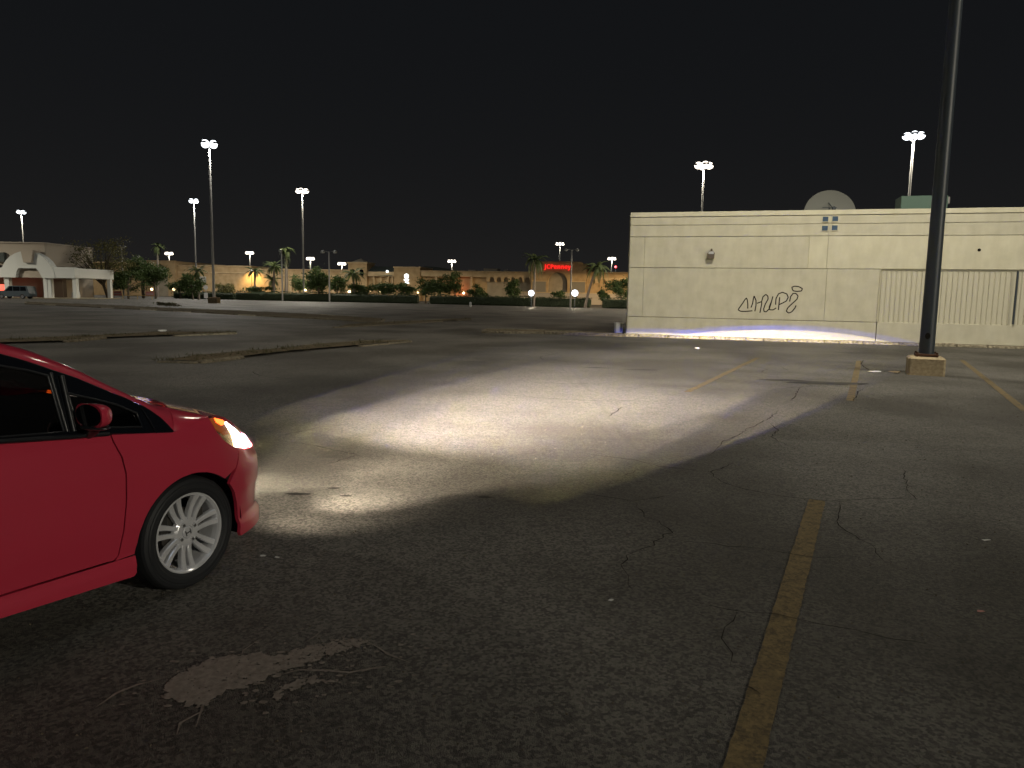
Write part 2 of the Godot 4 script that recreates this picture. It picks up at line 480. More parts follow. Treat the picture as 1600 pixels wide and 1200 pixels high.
	mat("leaf_litter", lin(0.16, 0.12, 0.07), 0.9)

# ---------------------------------------------------------------- ground
func ribbon(mk: Mk, pts: Array, width: float, y: float, ragged: float, taper := true) -> void:
	# densify with jitter, then lay a strip
	var q := []
	for i in pts.size() - 1:
		var a: Vector2 = pts[i]
		var b: Vector2 = pts[i + 1]
		var steps := maxi(1, int(a.distance_to(b) / (0.05 + 0.03 * ragged)))
		for k in steps:
			var p := a.lerp(b, float(k) / steps)
			if k > 0 or i > 0:
				p += Vector2(rng.randf_range(-1, 1), rng.randf_range(-1, 1)) * ragged * 0.018
			q.append(p)
	q.append(pts[-1])
	var L := []
	var R := []
	for i in q.size():
		var d: Vector2 = (q[mini(i + 1, q.size() - 1)] - q[maxi(i - 1, 0)]).normalized()
		var o := Vector2(-d.y, d.x)
		var t := float(i) / maxi(1, q.size() - 1)
		var w := width * (rng.randf_range(0.35, 1.25) if ragged > 0.2 else rng.randf_range(0.95, 1.05))
		if taper:
			w *= clampf(minf(t, 1.0 - t) * 6.0 + 0.12, 0.0, 1.0)
		L.append(g3(q[i] + o * w * 0.5, y))
		R.append(g3(q[i] - o * w * 0.5, y))
	for i in q.size() - 1:
		mk.quad(L[i], R[i], R[i + 1], L[i + 1], Vector3.UP)

func flat_poly(mk: Mk, poly: PackedVector2Array, y: float) -> void:
	var ids := Geometry2D.triangulate_polygon(poly)
	if ids.is_empty():
		poly = Geometry2D.convex_hull(poly)
		poly.remove_at(poly.size() - 1)
		ids = Geometry2D.triangulate_polygon(poly)
	for i in range(0, ids.size(), 3):
		mk.flat(g3(poly[ids[i]], y), g3(poly[ids[i + 1]], y), g3(poly[ids[i + 2]], y), Vector3.UP)

func rough_outline(pts: Array, jitter: float, step := 0.02) -> PackedVector2Array:
	var o := PackedVector2Array()
	for i in pts.size():
		var a: Vector2 = pts[i]
		var b: Vector2 = pts[(i + 1) % pts.size()]
		var k := maxi(1, int(a.distance_to(b) / step))
		for j in k:
			o.append(a.lerp(b, float(j) / k) + Vector2(rng.randf_range(-1, 1), rng.randf_range(-1, 1)) * jitter)
	return o

func v2(list: Array) -> Array:
	var o := []
	for p in list:
		o.append(Vector2(p[0], p[1]))
	return o

func make_ground() -> void:
	var mk := Mk.new()
	mk.quad(Vector3(-700, 0, -700), Vector3(700, 0, -700), Vector3(700, 0, 300), Vector3(-700, 0, 300), Vector3.UP)
	var ground := structure("ground", mk, M.asphalt)
	# painted bay lines, all parallel
	var lines := [[[0.45, -1.6], [2.47, -5.774], 0.125, M.yellow_paint], [[5.45, -11.75], [9.3, -19.7], 0.12, M.worn_paint], [[3.0, -12.5], [6.75, -20.2], 0.12, M.worn_paint], [[7.7, -10.9], [12.6, -20.6], 0.12, M.worn_paint], [[-3.2, 0.4], [-4.0, -1.2], 0.12, M.worn_paint]]
	for l in lines:
		var m := Mk.new()
		ribbon(m, [Vector2(l[0][0], l[0][1]), Vector2(l[1][0], l[1][1])], l[2], 0.004, 0.12, false)
		part(ground, "painted_line", m, l[3])
	for c in CRACKS:
		var m := Mk.new()
		var near := absf(c[0][1])
		ribbon(m, v2(c), 0.003 + near * 0.0009, 0.0075, 1.0)
		part(ground, "crack", m, M.crack)
	# fine random cracks elsewhere
	for i in 26:
		var m := Mk.new()
		var p := Vector2(rng.randf_range(-9, 14), rng.randf_range(-24, -9))
		var d := Vector2.RIGHT.rotated(rng.randf() * TAU)
		var pts := [p]
		for k in rng.randi_range(3, 7):
			d = d.rotated(rng.randf_range(-0.6, 0.6))
			p += d * rng.randf_range(0.2, 0.6)
			pts.append(p)
		ribbon(m, pts, 0.014, 0.0075, 1.0)
		part(ground, "crack", m, M.crack)
	for s in [[-1.674, -5.684, 0.11, 0.035], [-1.441, -5.874, 0.06, 0.025], [-1.297, -5.652, 0.05, 0.02], [-0.203, -5.683, 0.07, 0.025], [6.1, -14.2, 0.75, 0.28], [5.4, -14.6, 0.5, 0.16], [1.9, -16.5, 0.3, 0.06], [2.9, -16.2, 0.4, 0.07], [-0.9, -17.5, 0.3, 0.05], [9.3, -17.0, 0.5, 0.15]]:
		var m := Mk.new()
		var pts := []
		for k in 14:
			var t := TAU * k / 14
			pts.append(Vector2(s[0] + cos(t) * s[2] * rng.randf_range(0.7, 1.15), s[1] + sin(t) * s[3] * rng.randf_range(0.7, 1.15)))
		flat_poly(m, rough_outline(pts, s[3] * 0.03, 0.03), 0.0075)
		part(ground, "oil_patch", m, M.oil)
	# dried spill
	var m2 := Mk.new()
	var fn := FastNoiseLite.new()
	fn.seed = 12
	fn.frequency = 14.0
	fn.fractal_octaves = 4
	var shapes := [PackedVector2Array(v2(SPILL)), PackedVector2Array(v2(SPILL2))]
	var cell := 0.006
	var gx := -1.55
	while gx < -0.5:
		var gz := -3.4
		while gz < -2.5:
			var q := Vector2(gx, gz)
			var w := Vector2(fn.get_noise_2d(gx, gz), fn.get_noise_2d(gx + 9.0, gz - 4.0)) * 0.035
			var hit := false
			for s in shapes:
				if Geometry2D.is_point_in_polygon(q + w, s):
					hit = true
			# the thin right end breaks up into flecks
			var broken := fn.get_noise_2d(gx * 3.1 + 5.0, gz * 3.1) + fn.get_noise_2d(gx * 0.9, gz * 0.9 + 3.0) * 0.5
			if hit and broken > lerpf(-0.62, -0.16, clampf((gx + 1.1) / 0.45, 0.0, 1.0)):
				m2.quad(g3(q, 0.005), g3(q + Vector2(cell, 0), 0.005), g3(q + Vector2(cell, cell), 0.005), g3(q + Vector2(0, cell), 0.005), Vector3.UP)
			gz += cell
		gx += cell
	for t in TENDRILS:
		ribbon(m2, v2(t), 0.013, 0.0046, 1.0)
	for i in 170:
		var p := Vector2(-0.95, -2.95) + Vector2(rng.randfn() * 0.33, rng.randfn() * 0.16).rotated(-0.35)
		var r := rng.randf_range(0.002, 0.012)
		var tri := PackedVector2Array()
		for k in 6:
			tri.append(p + Vector2(cos(TAU * k / 6) * r * rng.randf_range(0.6, 2.2), sin(TAU * k / 6) * r))
		flat_poly(m2, tri, 0.006)
	part(ground, "dried_spill", m2, M.spill)
	# loose grit, chips of stone
	var gm := Mk.new()
	for i in 1800:
		var dz := -1.7 - pow(rng.randf(), 1.6) * 11.0
		var p := Vector3(rng.randf_range(-0.75, 0.8) * absf(dz), 0.0, dz)
		var r := rng.randf_range(0.002, 0.006) * (1.0 + absf(dz) * 0.06)
		gm.box(p + Vector3.UP * r * 0.3, Vector3(r, r * 0.7, r * rng.randf_range(0.6, 1.6)), 0.0, Basis(Vector3(rng.randf(), rng.randf(), rng.randf()).normalized(), rng.randf() * 3.0))
	var go := part(self, "gravel", gm, M.kerb_dirty)
	go.set_meta("kind", "stuff")
	go.set_meta("label", "pale loose grit scattered over the asphalt")
	go.set_meta("category", "gravel")

func island(label: String, near: Array, far: Array, h: float, weeds: int, whole := true) -> void:
	var t := thing("traffic_island", label, "traffic island", Vector3.ZERO, 0.0, "broken kerbed islands of the car park")
	var a := v2(near)
	var b := v2(far)
	var outline := PackedVector2Array(a + b)
	var top := Mk.new()
	var inset := Geometry2D.offset_polygon(outline, -0.10)
	if inset.size() > 0:
		flat_poly(top, rough_outline(Array(inset[0]), 0.02, 0.3), h * 0.75)
		part(t, "dirt_bed", top, M.dirt)
	# kerb stones end to end round the edge, some broken or sunk
	var loop := a + b
	for i in loop.size():
		var p: Vector2 = loop[i]
		var q: Vector2 = loop[(i + 1) % loop.size()]
		var L := p.distance_to(q)
		if L < 0.3:
			continue
		var count := maxi(1, int(L / 1.8))
		var dir := (q - p).normalized()
		for k in count:
			if not whole and rng.randf() < 0.28:
				continue
			var c := p.lerp(q, (k + 0.5) / count)
			var m := Mk.new()
			var hh := h * rng.randf_range(0.55, 1.0)
			m.box(Vector3(0, hh * 0.5 - 0.03, 0), Vector3(L / count - 0.03, hh + 0.06, 0.16), 0.03)
			var o := part(t, "kerb_stone", m, M.kerb_dirty if rng.randf() < 0.8 else M.kerb_concrete, g3(c))
			o.rotation = Vector3(rng.randf_range(-0.03, 0.03), -dir.angle() + rng.randf_range(-0.02, 0.02), rng.randf_range(-0.012, 0.012))
	if weeds > 0:
		var w := Mk.new()
		var box := Rect2(outline[0], Vector2.ZERO)
		for p in outline:
			box = box.expand(p)
		var tries := 0
		while weeds > 0 and tries < 6000:
			tries += 1
			var p := box.position + box.size * Vector2(rng.randf(), rng.randf())
			if not Geometry2D.is_point_in_polygon(p, outline):
				continue
			weeds -= 1
			for k in 14:
				var d := Vector3(rng.randf_range(-1, 1), rng.randf_range(0.2, 0.9), rng.randf_range(-1, 1)) * rng.randf_range(0.05, 0.15)
				var s := Vector3(-d.z, 0, d.x).normalized() * 0.012
				var o := g3(p + Vector2(rng.randf_range(-0.25, 0.25), rng.randf_range(-0.15, 0.15)), h * 0.7)
				w.flat(o - s, o + s, o + d, Vector3(0.2, 0.5, 1))
		var wo := part(t, "weeds", w, M.weed)
		wo.set_meta("kind", "stuff")

func make_islands() -> void:
	island("low broken traffic island of dirt and kerb beyond the red car bonnet", [[-7.823, -16.12], [-6.854, -15.993], [-6.386, -17.395], [-5.715, -19.52], [-4.564, -21.747], [-3.383, -24.137]], [[-3.451, -24.623], [-4.975, -23.714], [-6.122, -21.236], [-6.778, -19.395], [-7.365, -17.933], [-7.648, -17.501]], 0.07, 60, false)
	island("dirt traffic island with a scrap of white litter on it", [[-18.0, -16.3], [-14.246, -20.411], [-13.151, -21.538], [-12.927, -23.348], [-11.644, -25.2], [-10.173, -27.132]], [[-10.481, -27.956], [-12.997, -27.116], [-13.706, -24.763], [-15.08, -21.614], [-18.8, -17.2]], 0.07, 70, false)
	island("long weedy traffic island that runs towards the white portico", [[-44.762, -67.851], [-28.526, -56.593], [-22.773, -52.373], [-16.262, -46.696], [-10.37, -42.455], [-7.104, -39.069]], [[-7.663, -43.822], [-14.226, -51.017], [-18.873, -54.211], [-25.666, -59.043], [-38.823, -68.781], [-50.259, -76.204]], 0.11, 160)
	island("thin worn traffic island beside the tip of the long weedy one", [[-8.061, -32.983], [-5.455, -38.917], [-2.679, -46.34]], [[-2.821, -48.781], [-5.889, -42.012], [-8.195, -36.104]], 0.06, 50, false)
	island("pale kerbed bed that butts against the corner of the cream store", [[-1.239, -30.779], [1.304, -30.838], [4.5, -29.9]], [[4.6, -31.3], [1.371, -32.466], [-1.239, -32.138]], 0.13, 10)

# ---------------------------------------------------------------- the red hatchback: x forward from the front axle, y up, z to its right
const XL := [-3.27, -3.1, -2.9, -2.7, -2.5, -2.3, -2.1, -1.9, -1.7, -1.5, -1.35, -1.2, -1.05, -0.95, -0.85, -0.75, -0.65, -0.55, -0.45, -0.38, -0.32, -0.26, -0.2, -0.14, -0.08, -0.02, 0.04, 0.1, 0.15, 0.2, 0.25, 0.3, 0.34, 0.38, 0.42, 0.46, 0.5, 0.54, 0.58, 0.61, 0.64, 0.67, 0.70, 0.725, 0.75, 0.77, 0.79, 0.805, 0.817, 0.826, 0.83]
const KY := [[0.0, 0.0], [0.2, 0.0], [0.27, 0.0], [0.315, 0.023], [0.44, 0.02], [0.465, 0.006], [0.54, 0.0], [0.61, 0.007], [0.651, 0.04], [0.704, 0.08], [0.754, 0.10], [0.807, 0.13], [0.868, 0.19], [0.93, 0.28], [1.0, 0.36]]
const CY := [[0.15, 0.0], [0.2, 0.0], [0.26, 0.0], [0.30, 0.015], [0.34, 0.012], [0.45, 0.002], [0.55, 0.0], [0.7, 0.004], [0.8, 0.012], [0.88, 0.03], [0.93, 0.05], [1.0, 0.08], [1.1, 0.12]]

func interp(t: Array, y: float) -> float:
	if y <= t[0][0]:
		return t[0][1]
	for i in t.size() - 1:
		if y <= t[i + 1][0]:
			return lerpf(t[i][1], t[i + 1][1], (y - t[i][0]) / (t[i + 1][0] - t[i][0]))
	return t[-1][1]

func body_at(xp: float, y: float) -> Vector3:
	var w := pow(clampf(xp / 0.6, 0.0, 1.0), 1.5)
	var z := 0.845
	if xp > 0.0:
		z = 0.845 * pow(maxf(0.0, 1.0 - pow(minf(xp, 0.83) / 0.83, 2.6)), 1.0 / 2.6)
	elif xp < -2.6:
		z = 0.845 * pow(maxf(0.0, 1.0 - pow(minf(-2.6 - xp, 0.67) / 0.67, 3.2)), 1.0 / 3.2)
	var cr := interp(CY, y)
	return Vector3(xp - interp(KY, y) * w, y, maxf(0.0, z - cr * clampf(z / 0.4, 0.0, 1.0)))

func body_normal(xp: float, y: float) -> Vector3:
	var e := 0.006
	if xp > 0.822:
		return Vector3(1, 0.1, 0).normalized()
	if xp < -3.262:
		return Vector3(-1, 0.1, 0).normalized()
	var a := body_at(minf(xp + e, 0.83), y) - body_at(xp - e, y)
	var b := body_at(xp, y + 0.014) - body_at(xp, y - 0.014)
	var n := a.cross(b).normalized()
	if n.z < 0.0:
		n = -n
	return n

func body_panel(outline: Array, sgn: float, lift := 0.0, flange := 0.02) -> Mk:
	var mk := Mk.new()
	var poly := PackedVector2Array(v2(outline))
	var lo := poly[0]
	var hi := poly[0]
	for p in poly:
		lo = lo.min(p)
		hi = hi.max(p)
	var S := Vector3(1, 1, sgn)
	for i in XL.size() - 1:
		var x0: float = XL[i]
		var x1: float = XL[i + 1]
		if x1 <= lo.x or x0 >= hi.x:
			continue
		var y0 := floorf(lo.y / 0.025) * 0.025
		while y0 < hi.y:
			var y1 := y0 + 0.025
			var cell := PackedVector2Array([Vector2(x0, y0), Vector2(x1, y0), Vector2(x1, y1), Vector2(x0, y1)])
			for piece in Geometry2D.intersect_polygons(poly, cell):
				var ids := Geometry2D.triangulate_polygon(piece)
				for k in range(0, ids.size(), 3):
					var P := []
					var N := []
					for j in 3:
						var q: Vector2 = piece[ids[k + j]]
						var nn := body_normal(q.x, q.y)
						P.append((body_at(q.x, q.y) + nn * lift) * S)
						N.append(nn * S)
					if (P[1] - P[0]).cross(P[2] - P[0]).length() > 1e-9:
						mk.tri(P[0], P[1], P[2], N[0], N[1], N[2])
			y0 = y1
	if flange > 0.0:
		for i in poly.size():
			var a := poly[i]
			var b := poly[(i + 1) % poly.size()]
			var steps := maxi(1, int(a.distance_to(b) / 0.04))
			for k in steps:
				var p := a.lerp(b, float(k) / steps)
				var q := a.lerp(b, float(k + 1) / steps)
				var np := body_normal(p.x, p.y)
				var nq := body_normal(q.x, q.y)
				var A := (body_at(p.x, p.y) + np * lift) * S
				var B := (body_at(q.x, q.y) + nq * lift) * S
				mk.quad(A, B, B - nq * S * flange, A - np * S * flange, Vector3(q.y - p.y, p.x - q.x, 0.01))
	return mk

func resample(pts: Array, count: int) -> Array:
	var c := Curve3D.new()
	for p in pts:
		c.add_point(p)
	var L := c.get_baked_length()
	var o := []
	for i in count:
		o.append(c.sample_baked(L * i / (count - 1), false))
	return o

# smooth grid through rows of points
func grid(mk: Mk, rows: Array, out: Vector3) -> void:
	var R := rows.size()
	var C: int = rows[0].size()
	var nr := []
	for i in R:
		var r := []
		for j in C:
			var a: Vector3 = rows[mini(i + 1, R - 1)][j] - rows[maxi(i - 1, 0)][j]
			var b: Vector3 = rows[i][mini(j + 1, C - 1)] - rows[i][maxi(j - 1, 0)]
			var n := a.cross(b).normalized()
			if n.dot(out) < 0.0:
				n = -n
			r.append(n)
		nr.append(r)
	for i in R - 1:
		for j in C - 1:
			mk.tri(rows[i][j], rows[i + 1][j], rows[i + 1][j + 1], nr[i][j], nr[i + 1][j], nr[i + 1][j + 1])
			mk.tri(rows[i][j], rows[i + 1][j + 1], rows[i][j + 1], nr[i][j], nr[i + 1][j + 1], nr[i][j + 1])

func v3(list: Array, sgn := 1.0) -> Array:
	var o := []
	for p in list:
		o.append(Vector3(p[0], p[1], p[2] * sgn))
	return o

func flip(list: Array) -> Array:
	var o := []
	for p in list:
		o.append(p * Vector3(1, 1, -1))
	return o

func arc(cx: float, cy: float, r: float, a0: float, a1: float, count: int) -> Array:
	var o := []
	for i in count:
		var a := deg_to_rad(lerpf(a0, a1, float(i) / (count - 1)))
		o.append([cx + r * cos(a), cy + r * sin(a)])
	return o

func make_wheel(parent: Node3D, at: Vector3, sgn: float, turn: float) -> void:
	# wheel axis along z; outer face towards +z (sgn flips)
	var w := Node3D.new()
	w.name = "wheel"
	parent.add_child(w, true)
	w.position = at
	w.rotation.y = turn if sgn > 0.0 else PI + turn
	var tf := Transform3D(Basis(Vector3.RIGHT, PI / 2), Vector3.ZERO)  # lathe y -> z
	var ty := Mk.new()
	ty.lathe([Vector2(0.209, -0.075), Vector2(0.225, -0.088), Vector2(0.262, -0.094), Vector2(0.288, -0.088), Vector2(0.300, -0.072), Vector2(0.304, -0.045), Vector2(0.305, -0.030), Vector2(0.299, -0.028), Vector2(0.299, -0.022), Vector2(0.305, -0.020), Vector2(0.305, -0.003), Vector2(0.299, -0.002), Vector2(0.299, 0.004), Vector2(0.305, 0.005), Vector2(0.305, 0.022), Vector2(0.299, 0.024), Vector2(0.299, 0.030), Vector2(0.305, 0.032), Vector2(0.303, 0.050), Vector2(0.299, 0.072), Vector2(0.291, 0.085), Vector2(0.276, 0.092), Vector2(0.268, 0.0905), Vector2(0.262, 0.094), Vector2(0.243, 0.0945), Vector2(0.236, 0.091), Vector2(0.225, 0.088), Vector2(0.217, 0.080), Vector2(0.209, 0.072)], 72, tf)
	part(w, "tyre", ty, M.tyre_rubber)
	var rim := Mk.new()
	rim.lathe([Vector2(0.217, 0.079), Vector2(0.2145, 0.0825), Vector2(0.208, 0.082), Vector2(0.203, 0.076), Vector2(0.198, 0.066), Vector2(0.192, 0.040), Vector2(0.188, -0.02), Vector2(0.187, -0.07), Vector2(0.205, -0.08)], 72, tf)
	part(w, "rim_barrel", rim, M.alloy)
	# hub plate: shallow dome
	var hub := Mk.new()
	hub.lathe([Vector2(0.084, 0.030), Vector2(0.081, 0.050), Vector2(0.066, 0.060), Vector2(0.050, 0.061), Vector2(0.036, 0.059), Vector2(0.0345, 0.054), Vector2(0.033, 0.054)], 48, tf)
	part(w, "hub", hub, M.alloy)
	for k in 7:
		var a := TAU * (k + 0.22) / 7.0
		var rad := Vector3(cos(a), sin(a), 0)
		var tan_ := Vector3(-sin(a), cos(a), 0)
		for s in [-1.0, 1.0]:
			var m := Mk.new()
			# each spoke: section sweeps outward, thinner mid, spreads at the rim
			var rows := []
			for i in 9:
				var t := i / 8.0
				var r := lerpf(0.060, 0.206, t)
				var off: float = s * (0.0165 + 0.0125 * t)
				var half := 0.0125 + 0.0055 * t * t
				var zt := lerpf(0.060, 0.074, t) - 0.012 * sin(t * PI)
				var row := []
				for e in [[-1.0, -0.030], [-1.0, -0.006], [-0.72, 0.0], [0.72, 0.0], [1.0, -0.006], [1.0, -0.030]]:
					row.append(rad * r + tan_ * (off + e[0] * half) + Vector3(0, 0, zt + e[1]))
				rows.append(row)
			for i in 8:
				for j in 5:
					var mid: Vector3 = (rows[i][j] + rows[i + 1][j + 1]) * 0.5
					var cen: Vector3 = (rows[i][0] + rows[i + 1][5]) * 0.5
					m.quad(rows[i][j], rows[i + 1][j], rows[i + 1][j + 1], rows[i][j + 1], mid - cen)
			part(w, "spoke", m, M.alloy)
	for k in 4:
		var a := TAU * (k + 0.35) / 4.0
		var m := Mk.new()
		var t2 := Transform3D(tf.basis, Vector3(cos(a) * 0.052, sin(a) * 0.052, 0.0))
		m.lathe([Vector2(0.0135, 0.0605), Vector2(0.0125, 0.0625), Vector2(0.0105, 0.058)], 16, t2)
		m.lathe([Vector2(0.0085, 0.052), Vector2(0.0085, 0.070), Vector2(0.005, 0.074), Vector2(0.0, 0.074)], 6, t2)
		part(w, "lug_nut", m, M.chrome)
	var cap := Mk.new()
	cap.lathe([Vector2(0.033, 0.050), Vector2(0.0325, 0.062), Vector2(0.029, 0.065), Vector2(0.0, 0.066)], 32, tf)
	part(w, "centre_cap", cap, M.alloy)
	var em := Mk.new()
	for s in [-1.0, 1.0]:
		em.prism(PackedVector2Array([Vector2(s * 0.011, -0.014), Vector2(s * 0.017, -0.014), Vector2(s * 0.0185, 0.016), Vector2(s * 0.0125, 0.016)]), 0.002, Transform3D(Basis(Vector3(0, 0, 1), 0.25), Vector3(0, 0, 0.0655)))
	em.prism(PackedVector2Array([Vector2(-0.011, -0.003), Vector2(0.011, -0.003), Vector2(0.0115, 0.003), Vector2(-0.0115, 0.003)]), 0.002, Transform3D(Basis(Vector3(0, 0, 1), 0.25), Vector3(0, 0, 0.0655)))
	part(w, "emblem", em, M.alloy_dark)
	var disc := Mk.new()
	disc.lathe([Vector2(0.05, 0.012), Vector2(0.128, 0.012), Vector2(0.128, -0.010), Vector2(0.05, -0.010)], 40, tf)
	part(w, "brake_disc", disc, M.brake_iron)
	var cal := Mk.new()
	cal.box(Vector3(0.11, 0.05, 0.0), Vector3(0.06, 0.12, 0.07), 0.012)
	part(w, "brake_caliper", cal, M.brake_iron)

func hl_light(car: Node3D, at: Vector3, yaw: float, top_down: float, half: float, energy: float, c: Color, soft: float, size := 0.035) -> void:
	var s := SpotLight3D.new()
	s.name = "headlight_beam"
	car.add_child(s, true)
	s.position = at
	# local forward is +x; spot looks along -z
	s.rotation = Vector3(deg_to_rad(-(top_down + half)), deg_to_rad(-90.0 - yaw), 0)
	s.spot_angle = half
	s.spot_angle_attenuation = soft
	s.spot_range = 60.0
	s.light_energy = energy
	s.light_color = c
	s.light_size = size
	s.shadow_enabled = true

func make_car() -> void:
	var car := thing("hatchback_car", "red five door hatchback with its headlight lit and silver alloy wheel", "car", Vector3(-2.422, 0, -4.178), deg_to_rad(63.0))
	for sg in [1.0, -1.0]:
		var S := Vector3(1, 1, sg)
		# panels
		var door := part(car, "front_door", body_panel([[-0.43, 0.911], [-0.426, 0.874], [-0.399, 0.798], [-0.386, 0.717], [-0.393, 0.592], [-0.414, 0.439], [-0.440, 0.323], [-0.463, 0.307], [-0.51, 0.311], [-0.973, 0.322], [-1.47, 0.335], [-1.50, 0.36], [-1.52, 0.7], [-1.49, 1.006], [-0.933, 0.962], [-0.78, 0.947], [-0.613, 0.93], [-0.47, 0.919]], sg), M.red_paint)
		var hd := Mk.new()
		hd.tube(v3([[-1.24, 0.885, 0.835], [-1.25, 0.89, 0.868], [-1.33, 0.895, 0.875], [-1.41, 0.9, 0.868], [-1.42, 0.9, 0.83]], sg), [0.012, 0.013, 0.014, 0.013, 0.012], 8)
		part(door, "handle", hd, M.red_paint)
		part(car, "rear_door", body_panel([[-1.495, 1.008], [-1.528, 0.7], [-1.508, 0.36], [-1.49, 0.335], [-2.05, 0.35], [-2.12, 0.42], [-2.2, 0.56], [-2.35, 0.66], [-2.42, 0.75], [-2.44, 1.08]], sg), M.red_paint)
		part(car, "front_fender", body_panel([[-0.422, 0.909], [-0.26, 0.889], [-0.108, 0.870], [0.0, 0.884], [0.1, 0.902], [0.192, 0.917], [0.197, 0.873], [0.212, 0.826], [0.248, 0.781], [0.294, 0.746], [0.389, 0.700], [0.305, 0.604]] + arc(-0.003, 0.30, 0.338, 51, 170, 26) + [[-0.346, 0.33], [-0.351, 0.305], [-0.452, 0.303], [-0.432, 0.325], [-0.406, 0.441], [-0.385, 0.592], [-0.378, 0.717], [-0.391, 0.799], [-0.418, 0.876]], sg), M.red_paint)
		part(car, "rear_quarter", body_panel([[-2.448, 1.08], [-2.43, 0.75], [-2.36, 0.655], [-2.30, 0.62]] + arc(-2.503, 0.30, 0.343, 62, 5, 14) + [[-2.95, 0.42], [-3.27, 0.42], [-3.27, 0.98]], sg), M.red_paint)
		part(car, "side_skirt", body_panel([[-0.350, 0.298], [-0.357, 0.215], [-0.371, 0.201], [-0.978, 0.228], [-2.14, 0.235], [-2.155, 0.30], [-2.06, 0.342], [-1.5, 0.327], [-0.97, 0.314], [-0.508, 0.302]], sg, 0.004), M.red_paint)
		part(car, "front_bumper", body_panel([[0.395, 0.695], [0.311, 0.599], [0.26, 0.545]] + arc(-0.003, 0.30, 0.336, 42, -14, 14) + [[0.33, 0.198], [0.50, 0.205], [0.66, 0.212], [0.83, 0.212], [0.83, 0.655], [0.76, 0.655], [0.70, 0.660], [0.6, 0.662], [0.49, 0.679]], sg), M.red_paint)
		part(car, "rear_bumper", body_panel([[-2.855, 0.22], [-2.845, 0.32], [-2.95, 0.412], [-3.27, 0.412], [-3.27, 0.22]], sg), M.red_paint)
		# rounded top of the fender, between flank and bonnet edge
		var T := resample([body_at(-0.083, 0.873) * S, body_at(0.0, 0.884) * S, body_at(0.1, 0.902) * S, body_at(0.192, 0.917) * S], 12)
		var E0 := resample(v3([[-0.045, 0.983, 0.718], [0.0, 0.966, 0.735], [0.07, 0.943, 0.757], [0.145, 0.9195, 0.785]], sg), 12)
		T[0] = Vector3(-0.083, 0.873, 0.809 * sg)
		var rows := []
		for i in 12:
			var ctrl := Vector3((T[i].x + E0[i].x) * 0.5, lerpf(T[i].y, E0[i].y, 0.72), lerpf(T[i].z, E0[i].z, 0.22))
			var row := []
			for j in 9:
				var t := j / 8.0
				row.append(T[i] * (1 - t) * (1 - t) + ctrl * 2.0 * t * (1 - t) + E0[i] * t * t)
			rows.append(row)
		var sh := Mk.new()
		grid(sh, rows, Vector3(0.2, 0.6, sg))
		part(car, "fender_top", sh, M.red_paint)
		# front pillar and roof rail
		var inn := resample(v3([[-2.9, 1.34, 0.635], [-2.3, 1.41, 0.635], [-1.6, 1.42, 0.63], [-1.1, 1.385, 0.643], [-0.816, 1.315, 0.663], [-0.719, 1.278, 0.675], [-0.619, 1.231, 0.691], [-0.513, 1.184, 0.706], [-0.404, 1.123, 0.726], [-0.289, 1.062, 0.747], [-0.199, 1.007, 0.765], [-0.127, 0.94, 0.787], [-0.083, 0.873, 0.809]], sg), 60)
		var outr := resample(v3([[-2.9, 1.41, 0.53], [-2.3, 1.48, 0.54], [-1.6, 1.49, 0.55], [-1.1, 1.44, 0.57], [-0.777, 1.354, 0.595], [-0.677, 1.32, 0.606], [-0.576, 1.271, 0.623], [-0.471, 1.213, 0.642], [-0.363, 1.14, 0.666], [-0.248, 1.066, 0.69], [-0.121, 1.006, 0.71], [-0.045, 0.983, 0.718]], sg), 60)
		var prow := []
		for i in 60:
			var row := []
			var ctrl: Vector3 = (inn[i] + outr[i]) * 0.5 + Vector3(0.012, 0.016, 0.016 * sg)
			for j in 6:
				var t := j / 5.0
				row.append(inn[i] * (1 - t) * (1 - t) + ctrl * 2.0 * t * (1 - t) + outr[i] * t * t)
			prow.append(row)
		var ap := Mk.new()
		grid(ap, prow, Vector3(0.2, 0.6, sg))
		part(car, "roof_pillar", ap, M.red_paint)
		# side glass: black frame plate and panes set in it
		var gz := func(y: float) -> float: return 0.80 - (y - 0.9) * 0.33
		var frame := Mk.new()
		var gp := PackedVector2Array(v2([[-2.9, 1.335], [-2.3, 1.405], [-1.6, 1.415], [-1.1, 1.38], [-0.816, 1.312], [-0.719, 1.275], [-0.619, 1.228], [-0.513, 1.181], [-0.404, 1.12], [-0.289, 1.059], [-0.199, 1.004], [-0.127, 0.937], [-0.085, 0.873], [-0.108, 0.866], [-0.26, 0.885], [-0.47, 0.913], [-0.613, 0.924], [-0.933, 0.956], [-1.49, 1.0], [-2.44, 1.075], [-3.0, 1.1]]))
		var panes := [["door_window", [[-0.642, 1.205], [-0.726, 1.236], [-0.825, 1.262], [-1.1, 1.33], [-1.42, 1.365], [-1.44, 1.02], [-0.899, 0.975], [-0.745, 0.963], [-0.635, 0.957]]], ["quarter_window", [[-0.575, 1.12], [-0.52, 1.1], [-0.449, 1.077], [-0.361, 1.043], [-0.264, 0.99], [-0.256, 0.921], [-0.416, 0.942], [-0.565, 0.957]]], ["rear_door_window", [[-1.55, 1.03], [-1.53, 1.37], [-1.9, 1.375], [-2.3, 1.36], [-2.4, 1.1]]]]
		var rest := [gp]
